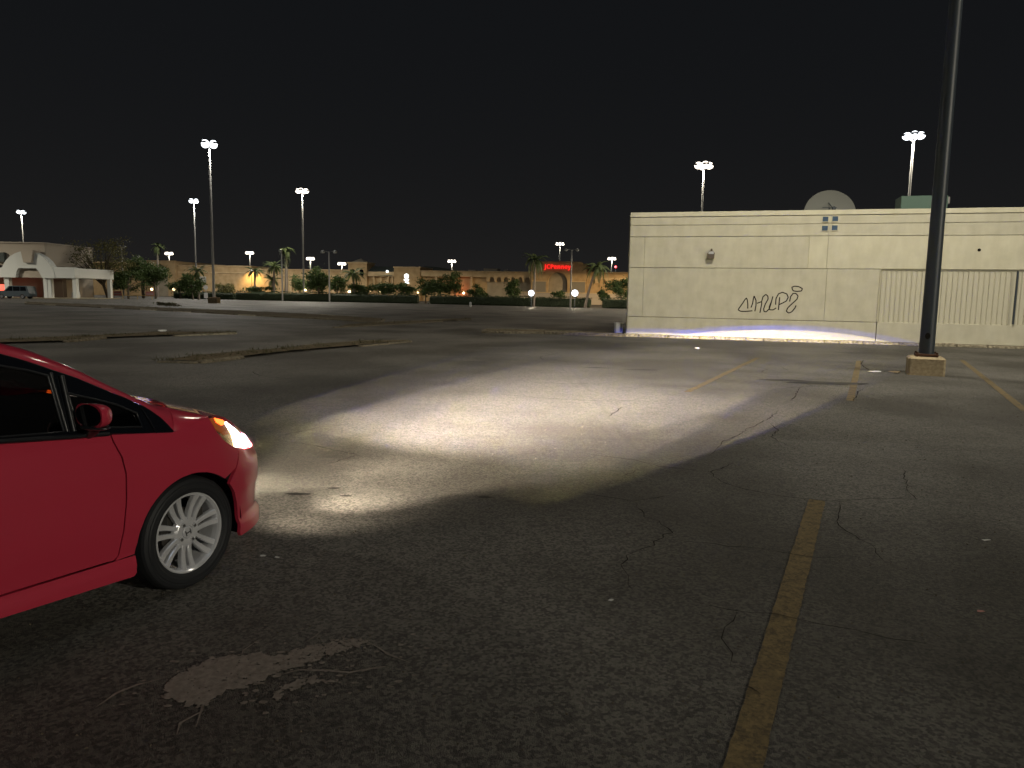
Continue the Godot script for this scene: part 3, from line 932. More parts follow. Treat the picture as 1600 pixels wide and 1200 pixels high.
		for p in panes:
			var hole := PackedVector2Array(v2(p[1]))
			# cut by slabs so that no polygon keeps a hole
			var mid := 0.0
			for q in hole:
				mid += q.x / hole.size()
			var next := []
			for r in rest:
				for half in [PackedVector2Array([Vector2(-9, 0), Vector2(mid, 0), Vector2(mid, 3), Vector2(-9, 3)]), PackedVector2Array([Vector2(mid, 0), Vector2(9, 0), Vector2(9, 3), Vector2(mid, 3)])]:
					for q in Geometry2D.intersect_polygons(r, half):
						next.append_array(Geometry2D.clip_polygons(q, hole))
			rest = next
			var gm := Mk.new()
			var ids := Geometry2D.triangulate_polygon(hole)
			var gn := Vector3(0, 0.313, 0.95 * sg)
			for i in range(0, ids.size(), 3):
				var q := []
				for j in 3:
					var h: Vector2 = hole[ids[i + j]]
					q.append(Vector3(h.x, h.y, (gz.call(h.y) - 0.008) * sg))
				gm.tri(q[0], q[1], q[2], gn, gn, gn)
			part(car, p[0], gm, M.tinted_glass)
			# rubber seal round the pane
			var loop := []
			for h in hole:
				loop.append(Vector3(h.x, h.y, (gz.call(h.y) + 0.002) * sg))
			loop.append(loop[0])
			var seal := Mk.new()
			var rr := []
			rr.resize(loop.size())
			rr.fill(0.006)
			seal.tube(loop, rr, 6, false)
			part(car, "window_seal", seal, M.black_trim)
		for r in rest:
			var ids := Geometry2D.triangulate_polygon(r)
			for i in range(0, ids.size(), 3):
				var q := []
				for j in 3:
					var h: Vector2 = r[ids[i + j]]
					q.append(Vector3(h.x, h.y, gz.call(h.y) * sg))
				frame.flat(q[0], q[1], q[2], Vector3(0, 0.3, sg))
		part(car, "window_surround", frame, M.black_gloss)
		# ridge of the black pillar between door and quarter window, and the bright edge near the tip
		var ridge := Mk.new()
		ridge.tube(v3([[-0.585, 1.20, 0.706], [-0.592, 0.95, 0.79]], sg), [0.012, 0.012], 8)
		ridge.tube(v3([[-0.63, 1.216, 0.70], [-0.622, 0.955, 0.789]], sg), [0.009, 0.009], 8)
		part(car, "pillar_trim", ridge, M.black_trim)
		var edge := Mk.new()
		edge.tube(v3([[-0.233, 1.012, 0.765], [-0.205, 0.94, 0.791], [-0.186, 0.880, 0.810]], sg), [0.004, 0.007, 0.005], 8)
		part(car, "window_divider", edge, M.black_gloss)
		# belt moulding
		var belt := Mk.new()
		belt.tube(v3([[-0.44, 0.917, 0.812], [-0.613, 0.932, 0.806], [-0.933, 0.963, 0.798], [-1.49, 1.008, 0.788], [-2.44, 1.083, 0.765]], sg), [0.010, 0.012, 0.012, 0.012, 0.012], 8)
		part(car, "belt_moulding", belt, M.black_trim)
		# shelf between the glass and the top edge of the doors
		var shelf := Mk.new()
		var bl := [[-0.10, 0.868], [-0.26, 0.888], [-0.47, 0.917], [-0.933, 0.960], [-1.49, 1.004], [-2.44, 1.078], [-3.0, 1.03]]
		for i in bl.size() - 1:
			var a := body_at(bl[i][0], bl[i][1] + 0.001) * S
			var b := body_at(bl[i + 1][0], bl[i + 1][1] + 0.001) * S
			shelf.quad(a, b, Vector3(b.x, b.y + 0.004, (gz.call(b.y) - 0.02) * sg), Vector3(a.x, a.y + 0.004, (gz.call(a.y) - 0.02) * sg), Vector3.UP)
		part(car, "window_ledge", shelf, M.red_paint)
		# mirror
		var mir := Mk.new()
		mir.ellipsoid(Vector3(-0.575, 1.028, 0.875 * sg), Vector3.ONE, 32, 24)
		for i in mir.v.size():
			var d := mir.n[i]
			var e := Vector3(signf(d.x) * pow(absf(d.x), 0.72), signf(d.y) * pow(absf(d.y), 0.72), signf(d.z) * pow(absf(d.z), 0.6))
			mir.v[i] = Vector3(-0.575, 1.028, 0.875 * sg) + e * Vector3(0.078, 0.054, 0.095)
			if d.x < 0.0:
				mir.v[i].x = -0.575
		for i in range(0, mir.v.size(), 3):
			var g := (mir.v[i + 1] - mir.v[i]).cross(mir.v[i + 2] - mir.v[i])
			if mir.n[i].x < -0.01 or mir.n[i + 1].x < -0.01 or mir.n[i + 2].x < -0.01:
				for k in 3:
					mir.n[i + k] = Vector3(-1, 0, 0)
		var mo := part(car, "wing_mirror", mir, M.red_paint)
		var mg := Mk.new()
		mg.lathe([Vector2(0.0, 0.006), Vector2(0.9, 0.005), Vector2(0.97, 0.0)], 28, Transform3D(Basis(Vector3(0, 0.0530, 0), Vector3(-1, 0, 0), Vector3(0, 0, 0.0935)), Vector3(-0.5765, 1.028, 0.873 * sg)))
		part(mo, "mirror_glass", mg, M.black_gloss)
		var arm := Mk.new()
		arm.tube(v3([[-0.53, 0.925, 0.79], [-0.54, 0.955, 0.85], [-0.545, 0.975, 0.87]], sg), [0.022, 0.026, 0.03], 10)
		arm.ellipsoid(Vector3(-0.545, 0.972, 0.87 * sg), Vector3(0.05, 0.014, 0.09), 14, 8)
		part(mo, "mirror_arm", arm, M.black_trim)
		# headlight
		var hl := Node3D.new()
		hl.name = "headlight"
		car.add_child(hl, true)
		var hp := [[0.2, 0.917], [0.205, 0.873], [0.22, 0.828], [0.255, 0.785], [0.3, 0.752], [0.395, 0.705], [0.49, 0.685], [0.6, 0.668], [0.70, 0.666], [0.745, 0.672], [0.75, 0.70], [0.68, 0.735], [0.60, 0.765], [0.53, 0.80], [0.46, 0.852], [0.41, 0.89], [0.29, 0.915]]
		part(hl, "lens", body_panel(hp, sg, 0.0, 0.0), M.headlight_lens)
		part(hl, "low_beam_lamp", body_panel([[0.392, 0.716], [0.49, 0.697], [0.555, 0.685], [0.555, 0.735], [0.53, 0.785], [0.46, 0.840], [0.42, 0.868], [0.40, 0.85], [0.405, 0.80], [0.398, 0.75]], sg, -0.012, 0.01), M.low_beam_glow)
		part(hl, "turn_signal_lamp", body_panel([[0.30, 0.905], [0.405, 0.882], [0.40, 0.86], [0.33, 0.855], [0.28, 0.88]], sg, -0.014, 0.01), M.amber_glow)
		part(hl, "amber_marker", body_panel([[0.21, 0.908], [0.29, 0.908], [0.275, 0.88], [0.325, 0.85], [0.37, 0.85], [0.36, 0.80], [0.30, 0.80], [0.225, 0.85]], sg, -0.016, 0.01), M.amber_plastic)
		part(hl, "reflector", body_panel([[0.225, 0.845], [0.30, 0.797], [0.362, 0.797], [0.398, 0.845], [0.40, 0.80], [0.392, 0.75], [0.385, 0.716], [0.30, 0.758], [0.26, 0.79]], sg, -0.020, 0.012), M.reflector_gold)
		# lamp bucket: matt black shroud round a row of emitters; its floor and cheeks stop the steep and sideways rays
		var lamp := Vector3(0.45, 0.70, 0.535 * sg)
		var bk := Mk.new()
		bk.box(lamp + Vector3(0.055, -0.0130, 0), Vector3(0.145, 0.004, 0.112))
		for e in [-1.0, 1.0]:
			bk.box(lamp + Vector3(0.055, 0.008, 0.047 * e), Vector3(0.145, 0.038, 0.003))
		bk.box(lamp + Vector3(-0.03, 0.0, 0), Vector3(0.006, 0.05, 0.112))
		part(hl, "projector_shroud", bk, M.shroud_black)
		var warm := Color(1.0, 0.935, 0.83)
		var core := Color(1.0, 0.935, 0.66)
		var kick := 0.0 if sg > 0.0 else 0.10
		for k in 5:
			hl_light(car, lamp + Vector3(0, 0, (k - 2) * 0.018), 0.5, 0.50 + kick, 32.0, BEAM * 0.115, core, 0.006, 0.020)
		for k in 3:
			hl_light(car, lamp + Vector3(0, 0, (k - 1) * 0.032), -8.0, 1.05, 40.0, BEAM * 0.14, core, 0.005, 0.020)
		for k in 3:
			hl_light(car, lamp + Vector3(0, 0, (k - 1) * 0.032), 0.5, 0.10 + kick, 32.4, BEAM * 0.075, Color(0.03, 0.25, 1.0), 0.006, 0.020)
			hl_light(car, lamp + Vector3(0, 0, (k - 1) * 0.032), -8.0, 0.70, 40.35, BEAM * 0.055, Color(0.03, 0.25, 1.0), 0.004, 0.020)
		# short range spill ahead of the bumper
		hl_light(car, Vector3(0.76, 0.69, 0.46 * sg), 0.0, 1.0, 42.0, 2.0, warm, 1.0, 0.05)
		hl_light(car, Vector3(0.76, 0.69, 0.46 * sg), 0.0, 1.0, 24.0, 17.0, warm, 1.0, 0.05)
		for yaw in [-16.0, 0.0, 16.0]:
			hl_light(car, Vector3(0.76, 0.69, 0.46 * sg), yaw, 1.0, 12.0, 20.0, warm, 1.0, 0.05)
		for yaw in [-15.0, -5.0, 5.0, 15.0]:
			hl_light(car, Vector3(0.76, 0.69, 0.46 * sg), yaw, 1.0, 7.5, 48.0, warm, 1.0, 0.05)
		make_wheel(car, Vector3(0, 0.305, 0.715 * sg), sg, 0.05)
		make_wheel(car, Vector3(-2.5, 0.305, 0.715 * sg), sg, 0.0)
		# wheel housings
		for ax in [0.0, -2.5]:
			var li := Mk.new()
			var prof := []
			for k in 25:
				var a := deg_to_rad(lerpf(-15.0, 195.0, k / 24.0))
				prof.append(Vector2(ax - 0.003 + cos(a) * 0.352, 0.30 + sin(a) * 0.352))
			for k in 24:
				var a: Vector2 = prof[k]
				var b: Vector2 = prof[k + 1]
				li.quad(Vector3(a.x, a.y, 0.80 * sg), Vector3(b.x, b.y, 0.80 * sg), Vector3(b.x, b.y, 0.45 * sg), Vector3(a.x, a.y, 0.45 * sg), Vector3(ax - a.x, 0.3 - a.y, 0))
			li.quad(Vector3(ax - 0.36, 0.2, 0.45 * sg), Vector3(ax + 0.36, 0.2, 0.45 * sg), Vector3(ax + 0.36, 0.68, 0.45 * sg), Vector3(ax - 0.36, 0.68, 0.45 * sg), Vector3(0, 0, sg))
			part(car, "wheel_housing", li, M.liner)
		var inner := Mk.new()
		inner.box(Vector3(0.33, 0.50, 0.665 * sg), Vector3(0.36, 0.32, 0.02), 0.005)
		inner.box(Vector3(0.30, 0.666, 0.60 * sg), Vector3(0.34, 0.012, 0.2), 0.003)
		part(car, "inner_fender", inner, M.liner)
		var strut := Mk.new()
		strut.tube(v3([[-0.01, 0.34, 0.60], [-0.03, 0.66, 0.56]], sg), [0.03, 0.045], 10)
		part(car, "suspension_strut", strut, M.steel_grey)
		# tail lamp
		part(car, "tail_light", body_panel([[-2.86, 1.02], [-2.9, 0.8], [-3.1, 0.75], [-3.18, 0.85], [-3.12, 1.02]], sg, 0.004, 0.01), M.dark_red_paint)
	# bonnet: from the right edge over the crown to the left edge
	var E := v3([[-0.045, 0.983, 0.718], [0.0, 0.966, 0.735], [0.07, 0.943, 0.757], [0.145, 0.9195, 0.785]])
	for q in [[0.29, 0.9155], [0.35, 0.905], [0.41, 0.8905], [0.46, 0.8525], [0.53, 0.8005], [0.60, 0.7655], [0.68, 0.7355], [0.75, 0.7005], [0.79, 0.68], [0.82, 0.665]]:
		E.append(body_at(q[0], q[1]))
	E = resample(E, 40)
	var rowsb := []
	for i in 40:
		var t := i / 39.0
		var cx := lerpf(0.20, 0.79, t)
		var cy := interp([[0.2, 0.972], [0.35, 0.918], [0.5, 0.856], [0.6, 0.800], [0.68, 0.745], [0.74, 0.70], [0.79, 0.66]], cx)
		var row := []
		for j in 25:
			var q := -1.0 + j / 12.0
			var f := 1.0 - pow(absf(q), 2.2)
			row.append(Vector3(lerpf(E[i].x, cx, f), lerpf(E[i].y, cy, f), E[i].z * q))
		rowsb.append(row)
	var bon := Mk.new()
	grid(bon, rowsb, Vector3(0.3, 1, 0))
	part(car, "bonnet", bon, M.red_paint)
	# windscreen, roof, hatch
	var rail := resample(v3([[-0.777, 1.354, 0.595], [-0.677, 1.32, 0.606], [-0.576, 1.271, 0.623], [-0.471, 1.213, 0.642], [-0.363, 1.14, 0.666], [-0.248, 1.066, 0.69], [-0.121, 1.006, 0.71], [-0.045, 0.983, 0.718]]), 20)
	var wr := []
	for i in 20:
		var row := []
		for j in 17:
			var q := -1.0 + j / 8.0
			var f := 1.0 - q * q
			row.append(rail[i] * Vector3(1, 1, q) + Vector3(lerpf(0.06, 0.24, i / 19.0) * f, -0.03 * f, 0))
		wr.append(row)
	var ws := Mk.new()
	grid(ws, wr, Vector3(0.6, 1, 0))
	part(car, "windscreen", ws, M.clear_glass)
	var rr2 := resample(v3([[-2.9, 1.41, 0.53], [-2.3, 1.48, 0.54], [-1.6, 1.49, 0.55], [-1.1, 1.44, 0.57], [-0.777, 1.354, 0.595]]), 20)
	var rf := []
	for i in 20:
		var row := []
		for j in 17:
			var q := -1.0 + j / 8.0
			row.append(rr2[i] * Vector3(1, 1, q) + Vector3(0.06 * (1 - q * q) * i / 19.0, 0.03 * (1 - q * q), 0))
		rf.append(row)
	var roof := Mk.new()
	grid(roof, rf, Vector3.UP)
	part(car, "roof", roof, M.red_paint)
	var hatch := Mk.new()
	grid(hatch, [v3([[-2.9, 1.34, 0.635], [-2.9, 1.41, 0.53], [-2.9, 1.44, 0.0], [-2.9, 1.41, -0.53], [-2.9, 1.34, -0.635]]), v3([[-3.1, 1.1, 0.68], [-3.14, 1.12, 0.55], [-3.16, 1.13, 0], [-3.14, 1.12, -0.55], [-3.1, 1.1, -0.68]])], Vector3(-1, 0.4, 0))
	part(car, "rear_window", hatch, M.black_gloss)
	var hl2 := Mk.new()
	grid(hl2, [v3([[-3.1, 1.1, 0.68], [-3.14, 1.12, 0.55], [-3.16, 1.13, 0], [-3.14, 1.12, -0.55], [-3.1, 1.1, -0.68]]), v3([[-3.2, 0.9, 0.62], [-3.27, 0.9, 0.4], [-3.275, 0.9, 0], [-3.27, 0.9, -0.4], [-3.2, 0.9, -0.62]]), v3([[-3.22, 0.42, 0.62], [-3.275, 0.42, 0.4], [-3.28, 0.42, 0], [-3.275, 0.42, -0.4], [-3.22, 0.42, -0.62]])], Vector3(-1, 0, 0))
	part(car, "hatch", hl2, M.red_paint)
	# floor pan and cabin
	var pan := Mk.new()
	pan.box(Vector3(-1.25, 0.25, 0), Vector3(1.75, 0.10, 1.55), 0.03)
	pan.box(Vector3(0.45, 0.27, 0), Vector3(0.2, 0.08, 0.9), 0.03)
	pan.box(Vector3(0.0, 0.5, 0), Vector3(0.9, 0.5, 0.8), 0.05)
	pan.box(Vector3(-2.5, 0.45, 0), Vector3(1.1, 0.35, 0.8), 0.05)
	part(car, "underbody", pan, M.liner)
	var dash := Mk.new()
	dash.box(Vector3(-0.38, 0.86, 0), Vector3(0.55, 0.22, 1.4), 0.08)
	dash.box(Vector3(-0.55, 0.75, 0), Vector3(0.3, 0.3, 1.3), 0.08)
	dash.box(Vector3(-0.12, 0.62, 0), Vector3(0.06, 0.62, 1.5), 0.01)
	dash.box(Vector3(-0.02, 0.90, 0), Vector3(0.28, 0.10, 1.3), 0.03)
	part(car, "dashboard", dash, M.interior)
	for s in [-1.0, 1.0]:
		var seat := Mk.new()
		seat.box(Vector3(-1.2, 0.52, 0.36 * s), Vector3(0.5, 0.18, 0.5), 0.07)
		seat.box(Vector3(-1.46, 0.86, 0.36 * s), Vector3(0.16, 0.6, 0.48), 0.06, Basis(Vector3(0, 0, 1), 0.25))
		seat.box(Vector3(-1.58, 1.22, 0.36 * s), Vector3(0.09, 0.16, 0.26), 0.04, Basis(Vector3(0, 0, 1), 0.2))
		part(car, "seat", seat, M.interior)
	var wheel := Mk.new()
	var ring := []
	var rad := []
	var wb := Basis(Vector3(0, 0, 1), 0.45)
	for k in 33:
		var a := TAU * k / 32
		ring.append(Vector3(-0.78, 0.90, -0.36) + wb * Vector3(0, cos(a) * 0.18, sin(a) * 0.18))
		rad.append(0.015)
	wheel.tube(ring, rad, 8, false)
	wheel.box(Vector3(-0.76, 0.90, -0.36), Vector3(0.05, 0.05, 0.34), 0.02, wb)
	part(car, "steering_wheel", wheel, M.interior)
	# grille bar across the nose
	var gr := Mk.new()
	for y in [0.56, 0.60]:
		gr.tube(v3([[0.80, y, -0.3], [0.834, y, -0.12], [0.838, y, 0.12], [0.80, y, 0.3]]), [0.012, 0.014, 0.014, 0.012], 8)
	part(car, "grille", gr, M.black_trim)

# ---------------------------------------------------------------- cream store on the right; local x along its front, z towards the car park
func make_store() -> void:
	var t := thing("store_building", "low windowless cream store with scrawled graffiti and a corrugated panel", "building", Vector3(4.66, 0, -30.18), deg_to_rad(-15.934))
	var L := 26.0
	var core := Mk.new()
	core.box(Vector3(L * 0.5, 2.40, -9.13), Vector3(L - 0.05, 4.85, 18.0))
	part(t, "backing_wall", core, M.joint)
	# courses: y from, y to, x breaks
	var g := 0.022
	var rows := [[4.78, 4.96, 0.03, [0.0, L]], [4.46, 4.765, 0.0, [0.0, 7.4, 15.0, L]], [4.01, 4.445, 0.0, [0.0, 7.4, 15.0, L]], [2.79, 3.992, 0.0, [0.0, 0.60, 6.76, 7.42, 15.0, L]], [0.825, 2.773, 0.0, [0.0, 0.60, 7.45, 9.28]], [0.84, 2.773, 0.0, [16.62, 21.0, L]], [0.10, 0.807, 0.0, [0.0, 9.28]], [0.10, 0.83, 0.03, [9.30, 16.4, L]]]
	for r in rows:
		for i in r[3].size() - 1:
			var x0: float = r[3][i]
			var x1: float = r[3][i + 1]
			var m := Mk.new()
			var thin := g if i > 0 and r[0] < 4.0 else 0.006
			m.box(Vector3((x0 + x1) * 0.5, (r[0] + r[1]) * 0.5, -0.06 + r[2] * 0.5), Vector3(x1 - x0 - (0.006 if r[3].size() > 2 else 0.0), r[1] - r[0], 0.16 + r[2]), 0.008)
			var mm: Material = M.cream
			if r[0] == 2.79 and i >= 2:
				mm = M.cream_patch
			elif r[0] > 4.7:
				mm = M.cream_patch
			part(t, "coping" if r[0] > 4.7 else "wall_panel", m, mm)
	# return wall on the left
	var side := Mk.new()
	side.box(Vector3(-0.02, 2.44, -9.2), Vector3(0.10, 4.88, 17.9), 0.01)
	part(t, "side_wall", side, M.cream)
	# corrugated shutter-like panel, rib by rib, with dark open tops
	var back := Mk.new()
	back.box(Vector3(12.95, 1.80, -0.075), Vector3(7.3, 1.98, 0.03))
	part(t, "corrugated_sheet", back, M.corrugated)
	var rib := Mk.new()
	rib.prism(PackedVector2Array([Vector2(-0.052, 0.0), Vector2(0.052, 0.0), Vector2(0.036, 0.042), Vector2(-0.036, 0.042)]), 1.875, Transform3D(Basis(Vector3.RIGHT, Vector3(0, 0, 1), Vector3.UP), Vector3.ZERO))
	var ribm := rib.mesh()
	var k := 0
	var x := 9.40
	while x < 16.4:
		part(t, "corrugation_rib", ribm, M.corrugated, Vector3(x, 0.835, -0.060))
		x += 0.168
		k += 1
	var lip := Mk.new()
	lip.box(Vector3(9.29, 1.81, 0.035), Vector3(0.025, 1.95, 0.05), 0.004)
	part(t, "panel_edge", lip, M.cream_patch)
	var down := Mk.new()
	down.tube([Vector3(13.70, 2.74, 0.10), Vector3(13.70, 0.86, 0.10)], [0.035, 0.035], 10)
	part(t, "downpipe", down, M.steel_dark)
	# foot of the wall: rough concrete kerb in lengths
	x = -0.1
	while x < L:
		var w := rng.randf_range(0.5, 1.4)
		if rng.randf() > 0.05:
			var m := Mk.new()
			var h := rng.randf_range(0.085, 0.125)
			m.box(Vector3(x + w * 0.5, h * 0.5 - 0.02, 0.10), Vector3(w - 0.02, h + 0.04, 0.20 + rng.randf_range(-0.02, 0.03)), 0.03)
			part(t, "foot_kerb", m, M.kerb_concrete)
		x += w
	# four blue tiles with pale rims
	for p in [[7.17, 4.53], [7.51, 4.54], [7.17, 4.20], [7.51, 4.21]]:
		var m := Mk.new()
		m.box(Vector3(p[0] + 0.10, p[1] + 0.09, 0.03), Vector3(0.20, 0.18, 0.02), 0.004)
		var o := part(t, "blue_tile", m, M.blue_tile)
		var f := Mk.new()
		for e in [[0.10, -0.012, 0.25, 0.024], [0.10, 0.192, 0.25, 0.024], [-0.012, 0.09, 0.024, 0.18], [0.212, 0.09, 0.024, 0.18]]:
			f.box(Vector3(p[0] + e[0], p[1] + e[1], 0.032), Vector3(e[2], e[3], 0.03), 0.003)
		part(o, "tile_rim", f, M.cream_patch)
	# dead wall lamp
	var fx := Mk.new()
	fx.prism(PackedVector2Array([Vector2(-0.13, -0.19), Vector2(0.12, -0.19), Vector2(0.14, 0.02), Vector2(0.09, 0.11), Vector2(-0.09, 0.11), Vector2(-0.14, 0.0)]), 0.16, Transform3D(Basis.IDENTITY, Vector3(3.19, 3.33, 0.02)))
	fx.tube([Vector3(3.20, 3.44, 0.06), Vector3(3.20, 3.53, 0.05)], [0.04, 0.03], 8)
	var fo := part(t, "wall_lamp", fx, M.old_fixture)
	var fl := Mk.new()
	fl.box(Vector3(3.19, 3.37, 0.187), Vector3(0.20, 0.10, 0.012), 0.004)
	part(fo, "lamp_cover", fl, M.board_grey)
	var hole := Mk.new()
	hole.lathe([Vector2(0.055, 0.0), Vector2(0.055, 0.02), Vector2(0.0, 0.02)], 16, Transform3D(Basis(Vector3.RIGHT, PI / 2), Vector3(12.45, 3.48, 0.01)))
	part(t, "pipe_stub", hole, M.dark_gap)
	# a few stain runs and scuffs of grime
	# sprayed scrawl
	for s in GRAFFITI:
		var pts := []
		for p in s:
			pts.append(Vector3(p[0], p[1], 0.0))
		var c := Curve3D.new()
		for i in pts.size():
			var tan_: Vector3 = (pts[mini(i + 1, pts.size() - 1)] - pts[maxi(i - 1, 0)]) * 0.17
			c.add_point(pts[i], -tan_, tan_)
		var q := []
		var len_ := c.get_baked_length()
		var cnt := maxi(8, int(len_ / 0.03))
		for i in cnt + 1:
			q.append(c.sample_baked(len_ * i / cnt))
		var m := Mk.new()
		for i in q.size() - 1:
			var d0: Vector3 = (q[mini(i + 1, q.size() - 1)] - q[maxi(i - 1, 0)]).normalized()
			var d1: Vector3 = (q[mini(i + 2, q.size() - 1)] - q[i]).normalized()
			var w0 := 0.021
			var o0 := Vector3(-d0.y, d0.x, 0) * w0
			var o1 := Vector3(-d1.y, d1.x, 0) * w0
			var z := Vector3(0, 0, 0.0235)
			m.quad(q[i] + o0 + z, q[i] - o0 + z, q[i + 1] - o1 + z, q[i + 1] + o1 + z, Vector3(0, 0, 1))
		part(t, "graffiti_stroke", m, M.spray)
	# things on its roof
	var dish := thing("satellite_dish", "large grey satellite dish behind the parapet of the cream store", "satellite dish", Vector3(14.3, 4.86, -34.3), deg_to_rad(-10.0))
	var db := Basis(Vector3.RIGHT, PI / 2 - 0.22)
	var dm := Mk.new()
	var prof := []
	for i in 15:
		var r := 1.12 * i / 14.0
		prof.append(Vector2(r, 0.24 * r * r))
	for i in 14:
		prof.append(Vector2(1.13 * (14 - i) / 14.0, 0.24 * pow(1.12 * (14 - i) / 14.0, 2) - 0.03))
	dm.lathe(prof, 56, Transform3D(db, Vector3(0, 0.55, 0)))
	part(dish, "reflector", dm, M.dish_grey)
	var feed := Mk.new()
	for a in [0.5, 2.6, 4.7]:
		feed.tube([Vector3(0, 0.55, 0) + db * Vector3(cos(a) * 0.6, 0.1, sin(a) * 0.6), Vector3(0, 0.55, 0) + db * Vector3(0, 0.95, 0)], [0.02, 0.02], 6)
	feed.ellipsoid(Vector3(0, 0.55, 0) + db * Vector3(0, 0.97, 0), Vector3(0.09, 0.13, 0.09), 10, 8)
	part(dish, "feed_horn", feed, M.steel_dark)
	var stand := Mk.new()
	stand.tube([Vector3(0, 0.0, -0.15), Vector3(0, 0.6, -0.05)], [0.08, 0.08], 10)
	stand.box(Vector3(0, 0.92, 0.16), Vector3(0.62, 0.035, 0.04), 0.005)
	stand.box(Vector3(0, 0.75, 0.13), Vector3(0.08, 0.34, 0.04), 0.005)
	part(dish, "mount", stand, M.steel_dark)
	var unit := thing("rooftop_unit", "green metal rooftop unit behind the parapet of the cream store", "air conditioner", Vector3(18.1, 4.83, -33.6), deg_to_rad(-15.9))
	var um := Mk.new()
	um.box(Vector3(0, 0.70, 0), Vector3(1.85, 1.4, 1.2), 0.02)
	part(unit, "cabinet", um, M.green_metal)
	var uh := Mk.new()
	uh.box(Vector3(0.98, 1.2, 0.2), Vector3(0.12, 0.3, 0.5), 0.02)
	part(unit, "cowl", uh, M.steel_grey)
	var bxm := Mk.new()
	bxm.box(Vector3(0, 0.20, 0), Vector3(0.3, 0.4, 0.25), 0.02)
	var bx := thing("utility_box", "small pale utility box at the corner of the cream store", "box", Vector3(4.42, 0.10, -30.9), 0.2)
	part(bx, "cabinet", bxm, M.board_grey)
	var lid := Mk.new()
	lid.box(Vector3(0, 0.415, 0), Vector3(0.34, 0.03, 0.29), 0.008)
	part(bx, "lid", lid, M.board_grey)

# ---------------------------------------------------------------- lamp posts
func lamp_post(label: String, at: Vector3, h: float, energy: float, lit: bool, opt := {}) -> Node3D:
	var t := thing("lamp_post", label, "lamp post", at, opt.get("turn", 0.0), "lit lamp posts" if lit else "unlit lamp posts")
	var r0: float = opt.get("r0", 0.17)
	var r1: float = opt.get("r1", 0.10)
	var y0 := 0.0
	if opt.get("base", true):
		var b := Mk.new()
		var bs: float = opt.get("bs", 0.75)
		var bh: float = opt.get("bh", 0.5)
		b.box(Vector3(0, bh * 0.5 - 0.02, 0), Vector3(bs, bh + 0.04, bs), 0.04)
		part(t, "concrete_base", b, opt.get("bm", M.base_concrete))
		var fl := Mk.new()
		fl.box(Vector3(0, bh + 0.04, 0), Vector3(r0 * 2.9, 0.05, r0 * 2.9), 0.008)
		for k in 4:
			var a := PI / 4 + PI / 2 * k
			fl.tube([Vector3(cos(a) * r0 * 1.75, bh, sin(a) * r0 * 1.75), Vector3(cos(a) * r0 * 1.75, bh + 0.10, sin(a) * r0 * 1.75)], [0.025, 0.025], 6)
		part(t, "anchor_plate", fl, M.rust)
		y0 = bh + 0.05
	var p := Mk.new()
	p.tube([Vector3(0, y0, 0), Vector3(0, h * 0.5, 0), Vector3(0, h, 0)], [r0, (r0 + r1) * 0.5, r1], 18)
	var pole := part(t, "pole", p, opt.get("pm", M.steel_grey))
	if opt.get("hand_hole", false):
		var hb := Mk.new()
		hb.lathe([Vector2(0.052, 0.0), Vector2(0.052, 0.012), Vector2(0.0, 0.012)], 20, Transform3D(Basis(Vector3.UP, -0.1) * Basis(Vector3.RIGHT, PI / 2) * Basis.from_scale(Vector3(1, 1, 1.35)), Vector3(-0.015, 0.86, r0 * 0.985)))
		part(pole, "hand_hole", hb, M.dark_gap)
	var lens: Material = opt.get("lens", M.lamp_lens) if lit else M.lens_off
	var heads: int = opt.get("heads", 4)
	var reach: float = opt.get("reach", 0.16)
	for k in heads:
		var a: float = TAU * k / heads + opt.get("spin", 0.4)
		var d := Vector3(cos(a), 0, sin(a))
		var arm := Mk.new()
		arm.tube([Vector3(0, h - 0.15, 0), d * reach * 0.5 + Vector3(0, h, 0), d * reach + Vector3(0, h + 0.03, 0)], [0.04, 0.035, 0.035], 8)
		part(t, "arm", arm, M.lamp_housing)
		var hd := Mk.new()
		var bas := Basis(Vector3.UP, -a)
		var sz: float = opt.get("size", 1.0) * 1.25
		var c := d * (reach + 0.30 * sz) + Vector3(0, h, 0)
		hd.box(c + Vector3(0, 0.06, 0), Vector3(0.62, 0.16, 0.46) * sz, 0.05 * sz, bas)
		var ho := part(t, "lamp_head", hd, M.lamp_housing)
		var ls := Mk.new()
		ls.ellipsoid(c + Vector3(0, -0.03, 0), Vector3(0.30, 0.25, 0.26) * sz, 14, 10, bas)
		part(ho, "lamp_lens", ls, lens)
	if lit and energy > 0.0:
		for sd in [-1.0, 1.0]:
			var s := SpotLight3D.new()
			s.name = "lamp_light"
			t.add_child(s, true)
			var spin: float = opt.get("spin", 0.4)
			s.position = Vector3(cos(spin) * 0.75 * sd, h - 0.42, sin(spin) * 0.75 * sd)
			s.rotation = Vector3(-PI / 2 + opt.get("tilt", 0.0), opt.get("aim", 0.0) - t.rotation.y, 0)
			s.spot_angle = opt.get("cone", 84.0)
			s.spot_angle_attenuation = opt.get("soft", 0.5)
			s.spot_range = 120.0
			s.light_energy = energy * 0.5
			s.light_color = opt.get("color", Color(1.0, 0.965, 0.88))
			s.light_size = 0.25
			s.shadow_enabled = true
	return t

